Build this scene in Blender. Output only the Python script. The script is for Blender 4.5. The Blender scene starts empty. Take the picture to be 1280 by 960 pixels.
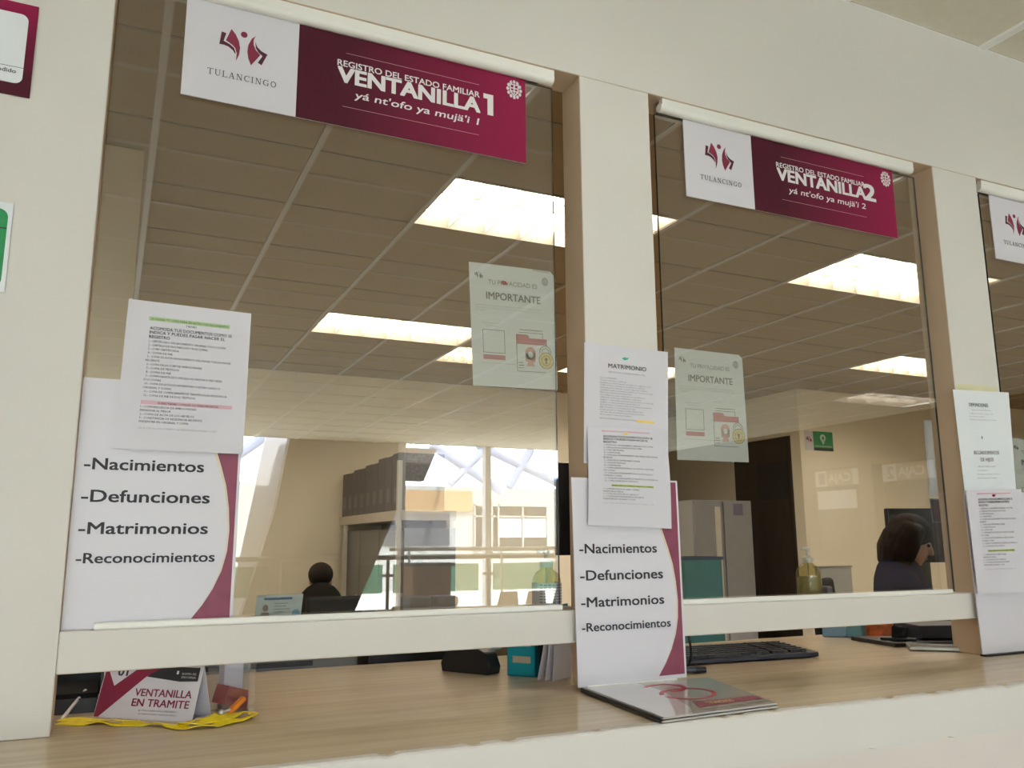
import bpy, bmesh, math, random
from mathutils import Vector, Matrix, geometry

random.seed(7)
SC = bpy.context.scene
COL = SC.collection

# ------------------------------------------------------------------ camera
# metres: X runs along the counter wall, Y goes through the windows into the office, Z is up; the wall face is y = 0
YAW, PITCH, ROLL = 0.4382, 0.1858, -0.0055
cam_data = bpy.data.cameras.new('camera')
cam_data.sensor_width = 36.0
cam_data.lens = 1062.95 / 1280 * 36.0
cam_data.clip_start, cam_data.clip_end = 0.02, 300
cam = bpy.data.objects.new('camera', cam_data)
COL.objects.link(cam)
fwd = Vector((math.sin(YAW) * math.cos(PITCH), math.cos(YAW) * math.cos(PITCH), math.sin(PITCH)))
rgt = Vector((math.cos(YAW), -math.sin(YAW), 0))
upv = rgt.cross(fwd)
R2 = rgt * math.cos(ROLL) + upv * math.sin(ROLL)
U2 = upv * math.cos(ROLL) - rgt * math.sin(ROLL)
m3 = Matrix((R2, U2, -fwd)).transposed()
cam.matrix_world = Matrix.Translation((0, -1.65, 1.5)) @ m3.to_4x4()
SC.camera = cam

# ------------------------------------------------------------------ exposure, sky, sun
SC.view_settings.view_transform = 'Standard'
SC.view_settings.look = 'None'
SC.view_settings.exposure = 0.0
SC.view_settings.gamma = 1.0
SC.view_settings.use_curve_mapping = False
SC.cycles.use_denoising = True
SC.cycles.max_bounces = 8
SC.cycles.diffuse_bounces = 5
SC.cycles.glossy_bounces = 4
SC.cycles.transparent_max_bounces = 16
SC.cycles.caustics_reflective = False
SC.cycles.caustics_refractive = False
SC.cycles.sample_clamp_indirect = 8.0

SKY, SUN = 14.0, 14.0
HALL_LAMP, OFFICE_LAMP = 12.0, 23.0
world = bpy.data.worlds.new('sky')
SC.world = world
world.use_nodes = True
wb = world.node_tree.nodes['Background']
wb.inputs[0].default_value = (0.86, 0.93, 1.0, 1)
wb.inputs[1].default_value = SKY
sd = bpy.data.lights.new('sun', 'SUN')
sd.energy, sd.angle, sd.color = SUN, 0.01, (1, 0.95, 0.86)
sun = bpy.data.objects.new('sun', sd)
COL.objects.link(sun)
sun.location = (5, -18, 12)
sun.rotation_euler = (math.radians(-35), math.radians(14), 0)


# ------------------------------------------------------------------ materials
def new_mat(name):
    m = bpy.data.materials.new(name)
    m.use_nodes = True
    return m, m.node_tree, m.node_tree.nodes['Principled BSDF']


def mat(name, col, rough=0.6, metal=0.0, noise=0.04, scale=12.0, bump=0.0, spec=0.4, emit=0.0):
    """Principled with a faint noise in its colour, and a bump if asked."""
    m, nt, b = new_mat(name)
    n = nt.nodes.new('ShaderNodeTexNoise')
    n.inputs['Scale'].default_value = scale
    n.inputs['Detail'].default_value = 3
    tc = nt.nodes.new('ShaderNodeTexCoord')
    nt.links.new(tc.outputs['Object'], n.inputs['Vector'])
    r = nt.nodes.new('ShaderNodeValToRGB')
    lo = [max(0, c * (1 - noise)) for c in col]
    hi = [min(1, c * (1 + noise)) for c in col]
    r.color_ramp.elements[0].color = (*lo, 1)
    r.color_ramp.elements[1].color = (*hi, 1)
    r.color_ramp.elements[0].position = 0.3
    r.color_ramp.elements[1].position = 0.7
    nt.links.new(n.outputs['Fac'], r.inputs['Fac'])
    nt.links.new(r.outputs['Color'], b.inputs['Base Color'])
    b.inputs['Roughness'].default_value = rough
    b.inputs['Metallic'].default_value = metal
    b.inputs['Specular IOR Level'].default_value = spec
    if bump:
        bp = nt.nodes.new('ShaderNodeBump')
        bp.inputs['Strength'].default_value = bump
        bp.inputs['Distance'].default_value = 0.002
        nt.links.new(n.outputs['Fac'], bp.inputs['Height'])
        nt.links.new(bp.outputs['Normal'], b.inputs['Normal'])
    if emit:
        b.inputs['Emission Color'].default_value = (*col, 1)
        b.inputs['Emission Strength'].default_value = emit
    return m


def wood_mat(name, c0, c1, rough=0.25, stretch=(1.2, 22, 22)):
    m, nt, b = new_mat(name)
    tc = nt.nodes.new('ShaderNodeTexCoord')
    mp = nt.nodes.new('ShaderNodeMapping')
    mp.inputs['Scale'].default_value = stretch
    n = nt.nodes.new('ShaderNodeTexNoise')
    n.inputs['Scale'].default_value = 2.2
    n.inputs['Detail'].default_value = 6
    n.inputs['Distortion'].default_value = 0.6
    r = nt.nodes.new('ShaderNodeValToRGB')
    r.color_ramp.elements[0].color = (*c0, 1)
    r.color_ramp.elements[1].color = (*c1, 1)
    r.color_ramp.elements[0].position = 0.3
    r.color_ramp.elements[1].position = 0.7
    nt.links.new(tc.outputs['Object'], mp.inputs['Vector'])
    nt.links.new(mp.outputs['Vector'], n.inputs['Vector'])
    nt.links.new(n.outputs['Fac'], r.inputs['Fac'])
    nt.links.new(r.outputs['Color'], b.inputs['Base Color'])
    b.inputs['Roughness'].default_value = rough
    return m


def pane_mat(name, tint, r0, r90=0.9):
    """Thin pane: tinted see-through mixed with a mirror reflection that grows towards grazing."""
    m, nt, b = new_mat(name)
    nt.nodes.remove(b)
    out = nt.nodes['Material Output']
    tr = nt.nodes.new('ShaderNodeBsdfTransparent')
    tr.inputs['Color'].default_value = (*tint, 1)
    gl = nt.nodes.new('ShaderNodeBsdfGlossy')
    gl.inputs['Roughness'].default_value = 0.0
    gl.inputs['Color'].default_value = (1, 1, 1, 1)
    lw = nt.nodes.new('ShaderNodeLayerWeight')
    lw.inputs['Blend'].default_value = 0.5
    pw = nt.nodes.new('ShaderNodeMath')
    pw.operation = 'POWER'
    pw.inputs[1].default_value = 4.0
    mr = nt.nodes.new('ShaderNodeMapRange')
    mr.inputs['To Min'].default_value = r0
    mr.inputs['To Max'].default_value = r90
    mx = nt.nodes.new('ShaderNodeMixShader')
    nt.links.new(lw.outputs['Facing'], pw.inputs[0])
    nt.links.new(pw.outputs[0], mr.inputs['Value'])
    nt.links.new(mr.outputs['Result'], mx.inputs['Fac'])
    nt.links.new(tr.outputs[0], mx.inputs[1])
    nt.links.new(gl.outputs[0], mx.inputs[2])
    nt.links.new(mx.outputs[0], out.inputs['Surface'])
    return m


def emit_mat(name, col, strength):
    m, nt, b = new_mat(name)
    nt.nodes.remove(b)
    e = nt.nodes.new('ShaderNodeEmission')
    e.inputs['Color'].default_value = (*col, 1)
    e.inputs['Strength'].default_value = strength
    nt.links.new(e.outputs[0], nt.nodes['Material Output'].inputs['Surface'])
    return m


def srgb(r, g, b):
    f = lambda c: (c / 255 / 12.92) if c / 255 <= 0.04045 else ((c / 255 + 0.055) / 1.055) ** 2.4
    return (f(r), f(g), f(b))


M = {}
M['wall'] = mat('cream_paint', (0.66, 0.632, 0.585), 0.65, noise=0.015, scale=2.5, bump=0.05)
M['reveal'] = mat('tan_reveal', (0.58, 0.45, 0.325), 0.65, noise=0.02, scale=3)  # tan tone for the faces inside the window openings
M['office_wall'] = mat('office_paint', (0.86, 0.78, 0.62), 0.7, noise=0.015, scale=2)
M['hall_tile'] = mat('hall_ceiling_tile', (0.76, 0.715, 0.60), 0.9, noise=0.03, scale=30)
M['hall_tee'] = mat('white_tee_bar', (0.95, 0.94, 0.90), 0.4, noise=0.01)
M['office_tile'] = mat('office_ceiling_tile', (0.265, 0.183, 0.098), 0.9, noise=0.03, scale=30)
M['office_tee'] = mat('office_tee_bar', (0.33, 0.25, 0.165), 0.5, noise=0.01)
M['tee_shadow'] = mat('tee_shadow_tone', (0.20, 0.155, 0.11), 0.8)  # cross bars darkened to paint the shadow along the tile joints
M['floor'] = mat('hall_floor_tile', (0.66, 0.64, 0.58), 0.35, noise=0.05, scale=1.5)
M['office_floor'] = mat('office_floor_tile', (0.42, 0.38, 0.31), 0.4, noise=0.05, scale=1.5)
M['laminate'] = wood_mat('beige_wood_laminate', (0.52, 0.415, 0.275), (0.64, 0.515, 0.35), 0.26)
M['pane'] = pane_mat('window_glass', (0.93, 0.93, 0.90), 0.11)
M['pane_edge'] = mat('dark_glass_edge', (0.02, 0.03, 0.028), 0.2)
M['clear'] = pane_mat('clear_plastic', (0.92, 0.93, 0.95), 0.06)
M['white_metal'] = mat('white_enamel', (0.80, 0.79, 0.74), 0.3, noise=0.01)
M['alu'] = mat('aluminium', (0.42, 0.42, 0.38), 0.35, 0.7, noise=0.02)
M['paper'] = mat('white_paper', (0.645, 0.625, 0.67), 0.7, noise=0.008, scale=6)
M['paper_cool'] = mat('cool_white_paper', (0.74, 0.77, 0.79), 0.6, noise=0.008, scale=6)
M['board'] = mat('white_board', (0.645, 0.625, 0.67), 0.4, noise=0.006, scale=4)
M['ink'] = mat('black_ink', (0.03, 0.03, 0.035), 0.6)
M['ink_grey'] = mat('grey_ink', (0.17, 0.17, 0.18), 0.7)
M['ink_pale'] = mat('pale_grey_ink', (0.33, 0.34, 0.34), 0.7)
M['black'] = mat('black_plastic', (0.012, 0.012, 0.014), 0.35)
M['black_soft'] = mat('soft_black', (0.014, 0.014, 0.015), 0.8, spec=0.15)
M['navy'] = mat('navy_black_plastic', (0.018, 0.02, 0.032), 0.35)
M['white_ink'] = mat('white_print', (0.74, 0.71, 0.72), 0.5, noise=0.01)
M['line'] = mat('thin_rose_line', (0.62, 0.36, 0.36), 0.6)
M['wine'] = mat('wine_red', (0.23, 0.022, 0.055), 0.45, noise=0.03)
M['wine_dark'] = mat('dark_wine', (0.085, 0.012, 0.026), 0.5)
M['wine_print'] = mat('faded_wine_print', (0.23, 0.045, 0.085), 0.45, noise=0.1, scale=40)
M['cream_line'] = mat('cream_print', (0.72, 0.60, 0.42), 0.6)
M['rose'] = mat('rose_print', (0.50, 0.20, 0.21), 0.7)
M['rose_pale'] = mat('pale_rose_print', (0.66, 0.36, 0.33), 0.7)
M['gold'] = mat('gold_print', (0.72, 0.60, 0.28), 0.6)
M['hl_green'] = mat('green_highlighter', (0.42, 0.58, 0.30), 0.7)
M['hl_pink'] = mat('pink_highlighter', (0.66, 0.42, 0.48), 0.7)
M['hl_yellow'] = mat('yellow_highlighter', (0.85, 0.62, 0.14), 0.7)
M['hl_lime'] = mat('lime_highlighter', (0.46, 0.58, 0.14), 0.7)
M['green'] = mat('green_print', (0.015, 0.27, 0.085), 0.45)
M['teal_ink'] = mat('teal_print', (0.04, 0.42, 0.30), 0.6)
M['red_ink'] = mat('red_print', (0.36, 0.012, 0.03), 0.4)
M['steel'] = mat('brushed_steel', (0.6, 0.6, 0.6), 0.3, 0.9)


def wine_gradient(axis='X', flip=False):
    """Printed panel: plum on the left running to crimson on the right, as the sign is printed."""
    m, nt, b = new_mat('plum_to_crimson_print')
    tc = nt.nodes.new('ShaderNodeTexCoord')
    sp = nt.nodes.new('ShaderNodeSeparateXYZ')
    r = nt.nodes.new('ShaderNodeValToRGB')
    r.color_ramp.elements[0].color = (0.075, 0.011, 0.022, 1)
    r.color_ramp.elements[1].color = (0.29, 0.014, 0.065, 1)
    r.color_ramp.elements[0].position = 0.2
    nt.links.new(tc.outputs['Generated'], sp.inputs[0])
    nt.links.new(sp.outputs[axis], r.inputs['Fac'])
    nt.links.new(r.outputs['Color'], b.inputs['Base Color'])
    b.inputs['Roughness'].default_value = 0.6
    b.inputs['Specular IOR Level'].default_value = 0.15
    return m


M['wine_grad'] = wine_gradient()
M['wine_grad_up'] = wine_gradient('Z')


# ------------------------------------------------------------------ mesh building
class MB:
    def __init__(s):
        s.v, s.f, s.m = [], [], []

    def add(s, vs, fs, mi=0):
        k = len(s.v)
        s.v += [tuple(p) for p in vs]
        s.f += [tuple(i + k for i in f) for f in fs]
        s.m += [mi] * len(fs)
        return s

    def box(s, x0, x1, y0, y1, z0, z1, mi=0):
        vs = [(x, y, z) for z in (z0, z1) for y in (y0, y1) for x in (x0, x1)]
        return s.add(vs, [(0, 2, 3, 1), (4, 5, 7, 6), (0, 1, 5, 4), (2, 6, 7, 3), (0, 4, 6, 2), (1, 3, 7, 5)], mi)

    def obox(s, c, size, rz=0.0, mi=0, rx=0.0, ry=0.0):
        mt = Matrix.Translation(c) @ Matrix.Rotation(rz, 4, 'Z') @ Matrix.Rotation(ry, 4, 'Y') @ Matrix.Rotation(rx, 4, 'X')
        a, b, d = size[0] / 2, size[1] / 2, size[2] / 2
        vs = [mt @ Vector((x, y, z)) for z in (-d, d) for y in (-b, b) for x in (-a, a)]
        return s.add(vs, [(0, 2, 3, 1), (4, 5, 7, 6), (0, 1, 5, 4), (2, 6, 7, 3), (0, 4, 6, 2), (1, 3, 7, 5)], mi)

    def hexa(s, bot, top, mi=0):
        """Eight corners: four below, four above, same winding."""
        vs = list(bot) + list(top)
        return s.add(vs, [(3, 2, 1, 0), (4, 5, 6, 7), (0, 1, 5, 4), (1, 2, 6, 5), (2, 3, 7, 6), (3, 0, 4, 7)], mi)

    def cyl(s, p0, p1, r0, r1=None, n=16, mi=0):
        p0, p1 = Vector(p0), Vector(p1)
        r1 = r0 if r1 is None else r1
        d = (p1 - p0).normalized()
        a = d.orthogonal().normalized()
        b = d.cross(a)
        vs = []
        for p, r in ((p0, r0), (p1, r1)):
            for i in range(n):
                t = 2 * math.pi * i / n
                vs.append(p + (a * math.cos(t) + b * math.sin(t)) * r)
        fs = [(i, (i + 1) % n, n + (i + 1) % n, n + i) for i in range(n)]
        fs += [tuple(range(n - 1, -1, -1)), tuple(range(n, 2 * n))]
        return s.add(vs, fs, mi)

    def tube(s, path, r, n=10, mi=0):
        path = [Vector(p) for p in path]
        vs, prev = [], None
        for i, p in enumerate(path):
            d = (path[min(i + 1, len(path) - 1)] - path[max(i - 1, 0)]).normalized()
            a = d.orthogonal().normalized() if prev is None else (prev - d * prev.dot(d)).normalized()
            prev = a
            b = d.cross(a)
            rr = r[i] if isinstance(r, (list, tuple)) else r
            vs += [p + (a * math.cos(2 * math.pi * j / n) + b * math.sin(2 * math.pi * j / n)) * rr for j in range(n)]
        fs = []
        for i in range(len(path) - 1):
            fs += [(i * n + j, i * n + (j + 1) % n, (i + 1) * n + (j + 1) % n, (i + 1) * n + j) for j in range(n)]
        fs += [tuple(range(n - 1, -1, -1)), tuple(range((len(path) - 1) * n, len(path) * n))]
        return s.add(vs, fs, mi)

    def lathe(s, c, prof, n=24, mi=0):
        """prof: (radius, z) pairs from bottom to top about the vertical through c."""
        vs = []
        for r, z in prof:
            vs += [(c[0] + r * math.cos(2 * math.pi * i / n), c[1] + r * math.sin(2 * math.pi * i / n), c[2] + z) for i in range(n)]
        fs = []
        for k in range(len(prof) - 1):
            fs += [(k * n + i, k * n + (i + 1) % n, (k + 1) * n + (i + 1) % n, (k + 1) * n + i) for i in range(n)]
        fs += [tuple(range(n - 1, -1, -1)), tuple(range((len(prof) - 1) * n, len(prof) * n))]
        return s.add(vs, fs, mi)

    def ell(s, c, r, rot=None, n=16, mi=0):
        vs, fs = [], []
        m = n // 2
        rot = rot or Matrix.Identity(3)
        c = Vector(c)
        for i in range(m + 1):
            t = math.pi * i / m
            for j in range(n):
                p = 2 * math.pi * j / n
                vs.append(c + rot @ Vector((r[0] * math.sin(t) * math.cos(p), r[1] * math.sin(t) * math.sin(p), -r[2] * math.cos(t))))
        for i in range(m):
            fs += [(i * n + j, i * n + (j + 1) % n, (i + 1) * n + (j + 1) % n, (i + 1) * n + j) for j in range(n)]
        return s.add(vs, fs, mi)

    def prism(s, poly, fn, h0, h1, mi=0):
        """2-D polygon poly, carried to 3-D by fn(u, v, h), between heights h0 (below) and h1 (the face shown)."""
        n = len(poly)
        tri = geometry.tessellate_polygon([[Vector((p[0], p[1], 0)) for p in poly]])
        vs = [fn(p[0], p[1], h1) for p in poly] + [fn(p[0], p[1], h0) for p in poly]
        fs = [tuple(t) for t in tri] + [tuple(i + n for i in reversed(t)) for t in tri]
        fs += [(i, (i + 1) % n, n + (i + 1) % n, n + i) for i in range(n)]
        return s.add(vs, fs, mi)

    def build(s, name, mats, parent=None, bevel=0.0, smooth=False, seg=2):
        me = bpy.data.meshes.new(name)
        me.from_pydata(s.v, [], s.f)
        for mm in (mats if isinstance(mats, (list, tuple)) else [mats]):
            me.materials.append(mm)
        me.polygons.foreach_set('material_index', s.m)
        bm = bmesh.new()
        bm.from_mesh(me)
        bmesh.ops.recalc_face_normals(bm, faces=bm.faces)
        bm.to_mesh(me)
        bm.free()
        if smooth:
            me.polygons.foreach_set('use_smooth', [True] * len(me.polygons))
            try:
                me.set_sharp_from_angle(angle=math.radians(40))
            except Exception:
                pass
        me.update()
        o = bpy.data.objects.new(name, me)
        COL.objects.link(o)
        if parent is not None:
            o.parent = parent
            o.matrix_parent_inverse = Matrix.Translation(parent.location).inverted() if parent.type == 'EMPTY' else Matrix.Identity(4)
        if bevel:
            bv = o.modifiers.new('bevel', 'BEVEL')
            bv.width, bv.segments, bv.limit_method = bevel, seg, 'ANGLE'
        return o


def tag(o, label=None, cat=None, group=None, kind=None):
    for k, v in (('label', label), ('category', cat), ('group', group), ('kind', kind)):
        if v:
            o[k] = v
    return o


def thing(name, label, cat, loc=(0, 0, 0), group=None):
    e = bpy.data.objects.new(name, None)
    e.empty_display_size = 0.05
    e.location = loc
    COL.objects.link(e)
    return tag(e, label, cat, group)


def structure(name, mb, mats, parent=None, **k):
    o = mb.build(name, mats, parent, **k)
    if parent is None:
        o['kind'] = 'structure'
    return o


def copy_tree(root, loc, label=None):
    """A copy of a thing with copies of its parts and sub-parts, moved to loc."""
    r = root.copy()
    COL.objects.link(r)
    r.location = loc
    if label:
        r['label'] = label
    for ch in list(root.children):
        c = ch.copy()
        COL.objects.link(c)
        c.parent = r
        for g in ch.children:
            d = g.copy()
            COL.objects.link(d)
            d.parent = c
    return r


# ------------------------------------------------------------------ lettering
_glyphs = {}


def text_mesh(s, bold=0.0, res=3):
    """Flat outlines of a line of text: vertices scaled so that a capital is 1 high, with its faces and its extent."""
    key = (s, bold, res)
    if key in _glyphs:
        return _glyphs[key]
    out = []
    for body in ('H', s):
        cu = bpy.data.curves.new('lettering', 'FONT')
        cu.body = body
        cu.resolution_u = res
        cu.offset = bold
        cu.fill_mode = 'FRONT'
        ob = bpy.data.objects.new('lettering', cu)
        COL.objects.link(ob)
        bpy.context.view_layer.update()
        me = bpy.data.meshes.new_from_object(ob.evaluated_get(bpy.context.evaluated_depsgraph_get()))
        out.append(([v.co.copy() for v in me.vertices], [tuple(p.vertices) for p in me.polygons]))
        bpy.data.objects.remove(ob)
        bpy.data.curves.remove(cu)
        bpy.data.meshes.remove(me)
    cap = max(v.y for v in out[0][0])
    vs, fs = out[1]
    vs = [(v.x / cap, v.y / cap) for v in vs]
    x0 = min((v[0] for v in vs), default=0)
    x1 = max((v[0] for v in vs), default=1)
    _glyphs[key] = (vs, fs, x0, x1)
    return _glyphs[key]


class Sheet:
    """A flat thing in the place: corners TL, TR, BR, BL in metres; u runs right and v down, both in metres of a W x H design."""

    def __init__(s, tl, tr, br, bl, W, H, curl=None):
        s.c = [Vector(p) for p in (tl, tr, br, bl)]
        s.W, s.H = W, H
        s.n = (s.c[3] - s.c[0]).cross(s.c[1] - s.c[0]).normalized()
        s.curl = curl

    def at(s, u, v, h=0.0):
        a, b = u / s.W, v / s.H
        p = (s.c[0] * (1 - a) + s.c[1] * a) * (1 - b) + (s.c[3] * (1 - a) + s.c[2] * a) * b
        if s.curl:
            h = h + s.curl(min(max(a, 0), 1), min(max(b, 0), 1))
        return p + s.n * h

    def body(s, name, m, parent, t=0.0004, nx=10, ny=14, poly=None):
        mb = MB()
        if poly:
            mb.prism(poly, s.at, -t, 0)
        else:
            vs = [s.at(s.W * i / nx, s.H * j / ny, h) for h in (0, -t) for j in range(ny + 1) for i in range(nx + 1)]
            k = (nx + 1) * (ny + 1)
            q = lambda i, j: j * (nx + 1) + i
            fs = []
            for j in range(ny):
                for i in range(nx):
                    f = (q(i, j), q(i + 1, j), q(i + 1, j + 1), q(i, j + 1))
                    fs += [f, tuple(x + k for x in reversed(f))]
            for i in range(nx):
                fs += [(q(i, 0), q(i, 0) + k, q(i + 1, 0) + k, q(i + 1, 0)), (q(i, ny), q(i + 1, ny), q(i + 1, ny) + k, q(i, ny) + k)]
            for j in range(ny):
                fs += [(q(0, j), q(0, j + 1), q(0, j + 1) + k, q(0, j) + k), (q(nx, j), q(nx, j) + k, q(nx, j + 1) + k, q(nx, j + 1))]
            mb.add(vs, fs)
        return mb.build(name, m, parent)

    def poly(s, name, m, parent, polys, h=0.0005, t=0.0004):
        mb = MB()
        for p in polys:
            mb.prism(p, s.at, h - t, h)
        return mb.build(name, m, parent)

    def strips(s, mb, rects, h=0.0005, t=0.0003):
        """Rectangles (u0, v0, u1, v1), cut into pieces so that they follow the sheet."""
        for u0, v0, u1, v1 in rects:
            k = max(1, int((u1 - u0) / 0.03))
            for i in range(k):
                a, b = u0 + (u1 - u0) * i / k, u0 + (u1 - u0) * (i + 1) / k
                mb.prism([(a, v0), (b, v0), (b, v1), (a, v1)], s.at, h - t, h)
        return mb

    def rects(s, name, m, parent, rects, h=0.0005):
        return s.strips(MB(), rects, h).build(name, m, parent)

    def ink(s, mb, txt, u0, u1, base, cap, bold=0.0, shear=0.0, res=3, h=0.0008, slope=0.0):
        """One line of text from u0 to u1, baseline at v = base, capitals cap high."""
        vs, fs, x0, x1 = text_mesh(txt, 0.0, res)
        k = (u1 - u0) / max(1e-6, x1 - x0)
        d = bold * cap if res > 1 else 0
        for i, (dx, dy) in enumerate(((0, 0), (d, d * .6), (-d, d * .6), (d, -d * .6), (-d, -d * .6)) if d > 0 else ((0, 0),)):
            mb.add([s.at(u0 + dx + (x - x0) * k + y * cap * shear, base - y * cap + dy + slope * (x - x0) * k, h + i * 0.00006) for x, y in vs], fs)
        return mb

    def text(s, name, m, parent, lines, **k):
        mb = MB()
        for ln in lines:
            s.ink(mb, *ln, **k)
        return mb.build(name, m, parent)


# ================================================================== SETTING
PZ = 3.10                      # ceiling height, both sides
TOPZ, SILL, BAND, CNT = 2.623, 1.360, 1.291, 1.194
OPEN = [(-0.062, 0.959), (1.160, 2.189), (2.386, 3.415), (3.612, 4.641)]
WT = 0.09

w = MB()
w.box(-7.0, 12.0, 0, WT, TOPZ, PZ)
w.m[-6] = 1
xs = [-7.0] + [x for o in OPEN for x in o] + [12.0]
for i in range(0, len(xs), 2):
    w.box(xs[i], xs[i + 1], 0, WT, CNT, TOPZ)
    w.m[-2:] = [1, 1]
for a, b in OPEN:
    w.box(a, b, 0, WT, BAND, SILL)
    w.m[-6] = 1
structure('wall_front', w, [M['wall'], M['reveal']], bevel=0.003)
structure('wall_base', MB().box(-7, 9, -0.345, -0.20, 0, 1.1035).box(-7, 12, 0, WT, 0, 1.10), mat('rosy_white_paint', (0.70, 0.635, 0.585), 0.65, noise=0.015, scale=2.5))

fl = MB().box(-7.2, 24, -30, -0.2, -0.1, 0)
structure('floor_hall', fl, M['floor'])
structure('floor_office', MB().box(-3.2, 12.2, WT, 8.2, 0.2, 0.3), M['office_floor'])


def grid_ceiling(name, x0, x1, y0, y1, gx, gy, step, holes, tile, tee, hang, tw=0.012):
    """Suspended ceiling in one mesh: tiles cell by cell (none where a lamp sits) and the tee bars between them."""
    mb = MB()
    cx = [x0] + [gx + step * k for k in range(-60, 90) if x0 < gx + step * k < x1] + [x1]
    cy = [y0] + [gy + step * k for k in range(-60, 60) if y0 < gy + step * k < y1] + [y1]
    for i in range(len(cx) - 1):
        for j in range(len(cy) - 1):
            mx, my = (cx[i] + cx[i + 1]) / 2, (cy[j] + cy[j + 1]) / 2
            if any(a < mx < b and c < my < d for a, b, c, d in holes):
                continue
            mb.box(cx[i], cx[i + 1], cy[j], cy[j + 1], PZ, PZ + 0.015, 0)
    def runs(lo, hi, cuts):
        out, a = [], lo
        for c, d in sorted(cuts):
            if c > a:
                out.append((a, c))
            a = max(a, d)
        if a < hi:
            out.append((a, hi))
        return out
    for x in cx[1:-1]:
        for a, b in runs(y0, y1, [(c, d) for p, q, c, d in holes if p + 0.01 < x < q - 0.01]):
            mb.box(x - tw, x + tw, a, b, PZ - hang, PZ + 0.002, 1)
    for y in cy[1:-1]:
        for a, b in runs(x0, x1, [(p, q) for p, q, c, d in holes if c + 0.01 < y < d - 0.01]):
            mb.box(a, b, y - tw * 0.6, y + tw * 0.6, PZ - hang * 0.5, PZ + 0.002, 2)
    mb.box(x0, x1, y0, y1, PZ + 0.16, PZ + 0.3, 0)
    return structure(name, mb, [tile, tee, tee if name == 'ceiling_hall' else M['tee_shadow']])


OFFICE_LAMPS = [(1.27, 2.49, 1.65, 2.26), (1.27, 2.49, 4.09, 4.70), (3.71, 4.93, 1.65, 2.26), (6.15, 7.37, 3.48, 4.09), (6.15, 7.37, 1.04, 1.65), (2.49, 3.10, 4.70, 5.31), (-1.17, -0.56, 0.43, 1.04), (3.71, 4.93, 4.70, 5.31), (0.05, 0.66, 4.70, 5.31), (8.59, 9.81, 2.87, 3.48)]  # first ones are seen; the rest are added, hidden, to brighten the office
HALL_LAMPS = [(7.36, 8.58, -5.63, -5.02), (0.66, 1.27, -1.22, -0.61), (2.49, 3.10, -1.22, -0.61),  # only the cashier-side lamp is seen; the others are added for brightness
              (-3.01, -1.79, -2.58, -1.97), (-3.01, -1.79, -5.63, -5.02), (-3.01, -1.79, -8.68, -8.07)]
HALL_LAMPS = [(round(0.05 + 0.61 * round((a - 0.05) / 0.61), 3), round(0.05 + 0.61 * round((b - 0.05) / 0.61), 3),
               round(-0.61 * round(-c / 0.61), 3), round(-0.61 * round(-d / 0.61), 3)) for a, b, c, d in HALL_LAMPS]
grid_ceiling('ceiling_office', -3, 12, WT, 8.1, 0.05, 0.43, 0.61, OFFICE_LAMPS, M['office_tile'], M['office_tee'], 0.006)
grid_ceiling('ceiling_hall', -7, 9, -11.40, 0.0, 0.05, 0.0, 0.61, HALL_LAMPS, M['hall_tile'], M['hall_tee'], 0.010, 0.015)

# office shell
structure('wall_office_left', MB().box(-3, 0.02, 1.95, 6.5, 0.3, PZ), M['office_wall'])
structure('wall_office_end', MB().box(-3.1, -3.0, WT, 1.95, 0.3, PZ), M['office_wall'])
structure('wall_office_back', MB().box(0.02, 5.35, 6.3, 6.5, 0.3, PZ).box(5.15, 5.35, 6.5, 8.1, 0.3, PZ).box(5.15, 12, 8.1, 8.2, 0.3, PZ), M['office_wall'])
rb = MB().box(6.49, 12, 5.1, 5.2, 0.3, PZ)
rb.box(6.49, 6.60, 5.2, 5.24, 0.3, PZ).box(6.49, 6.60, 5.24, 6.18, 2.62, PZ).box(6.49, 6.60, 6.18, 8.1, 0.3, PZ)
structure('wall_office_room', rb, M['office_wall'])
structure('wall_office_right', MB().box(12, 12.1, WT, 8.1, 0.3, PZ), M['office_wall'])

# hall shell
structure('wall_hall_left', MB().box(-7.1, -7.0, -11.4, 0, 0, PZ + 0.3), M['wall'])

# ------------------------------------------------------------------ the windows: pane, roller track under the soffit, bead on the sill
def make_window(name, px0, px1, tx0, tx1, bx0, bx1):
    e = bpy.data.objects.new(name, None)
    e.location = ((px0 + px1) / 2, 0.03, SILL)
    COL.objects.link(e)
    e['kind'] = 'structure'
    p = MB().box(px0, px1, 0.027, 0.033, SILL + 0.004, TOPZ - 0.035)
    p.m[:] = [0 if i in (2, 3) else 1 for i in range(6)]
    p.build('pane', [M['pane'], M['pane_edge']], e)
    t = MB().cyl((tx0, 0.0180, 2.6015), (tx1, 0.0180, 2.6015), 0.0128, n=20)
    t.cyl((tx0 - 0.004, 0.0165, 2.6005), (tx0, 0.0165, 2.6005), 0.012, n=16).box(tx0, tx1, 0.006, 0.020, 2.6005, TOPZ)
    t.build('track', M['white_metal'], e, smooth=True)
    MB().box(tx0, tx1 - 0.03, 0.0335, 0.046, 2.588, TOPZ).build('channel', M['alu'], e)
    MB().box(bx0, bx1, 0.001, 0.0135, SILL, SILL + 0.012).build('sill_bead', M['white_metal'], e, bevel=0.003)
    return e


make_window('window_1', -0.058, 0.898, -0.052, 0.893, -0.012, 0.892)
make_window('window_2', 1.196, 2.140, 1.206, 2.114, 1.164, 2.102)
make_window('window_3', 2.430, 3.370, 2.417, 3.330, 2.392, 3.320)
make_window('window_4', 3.690, 4.638, 3.675, 4.600, 3.618, 4.590)

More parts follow.
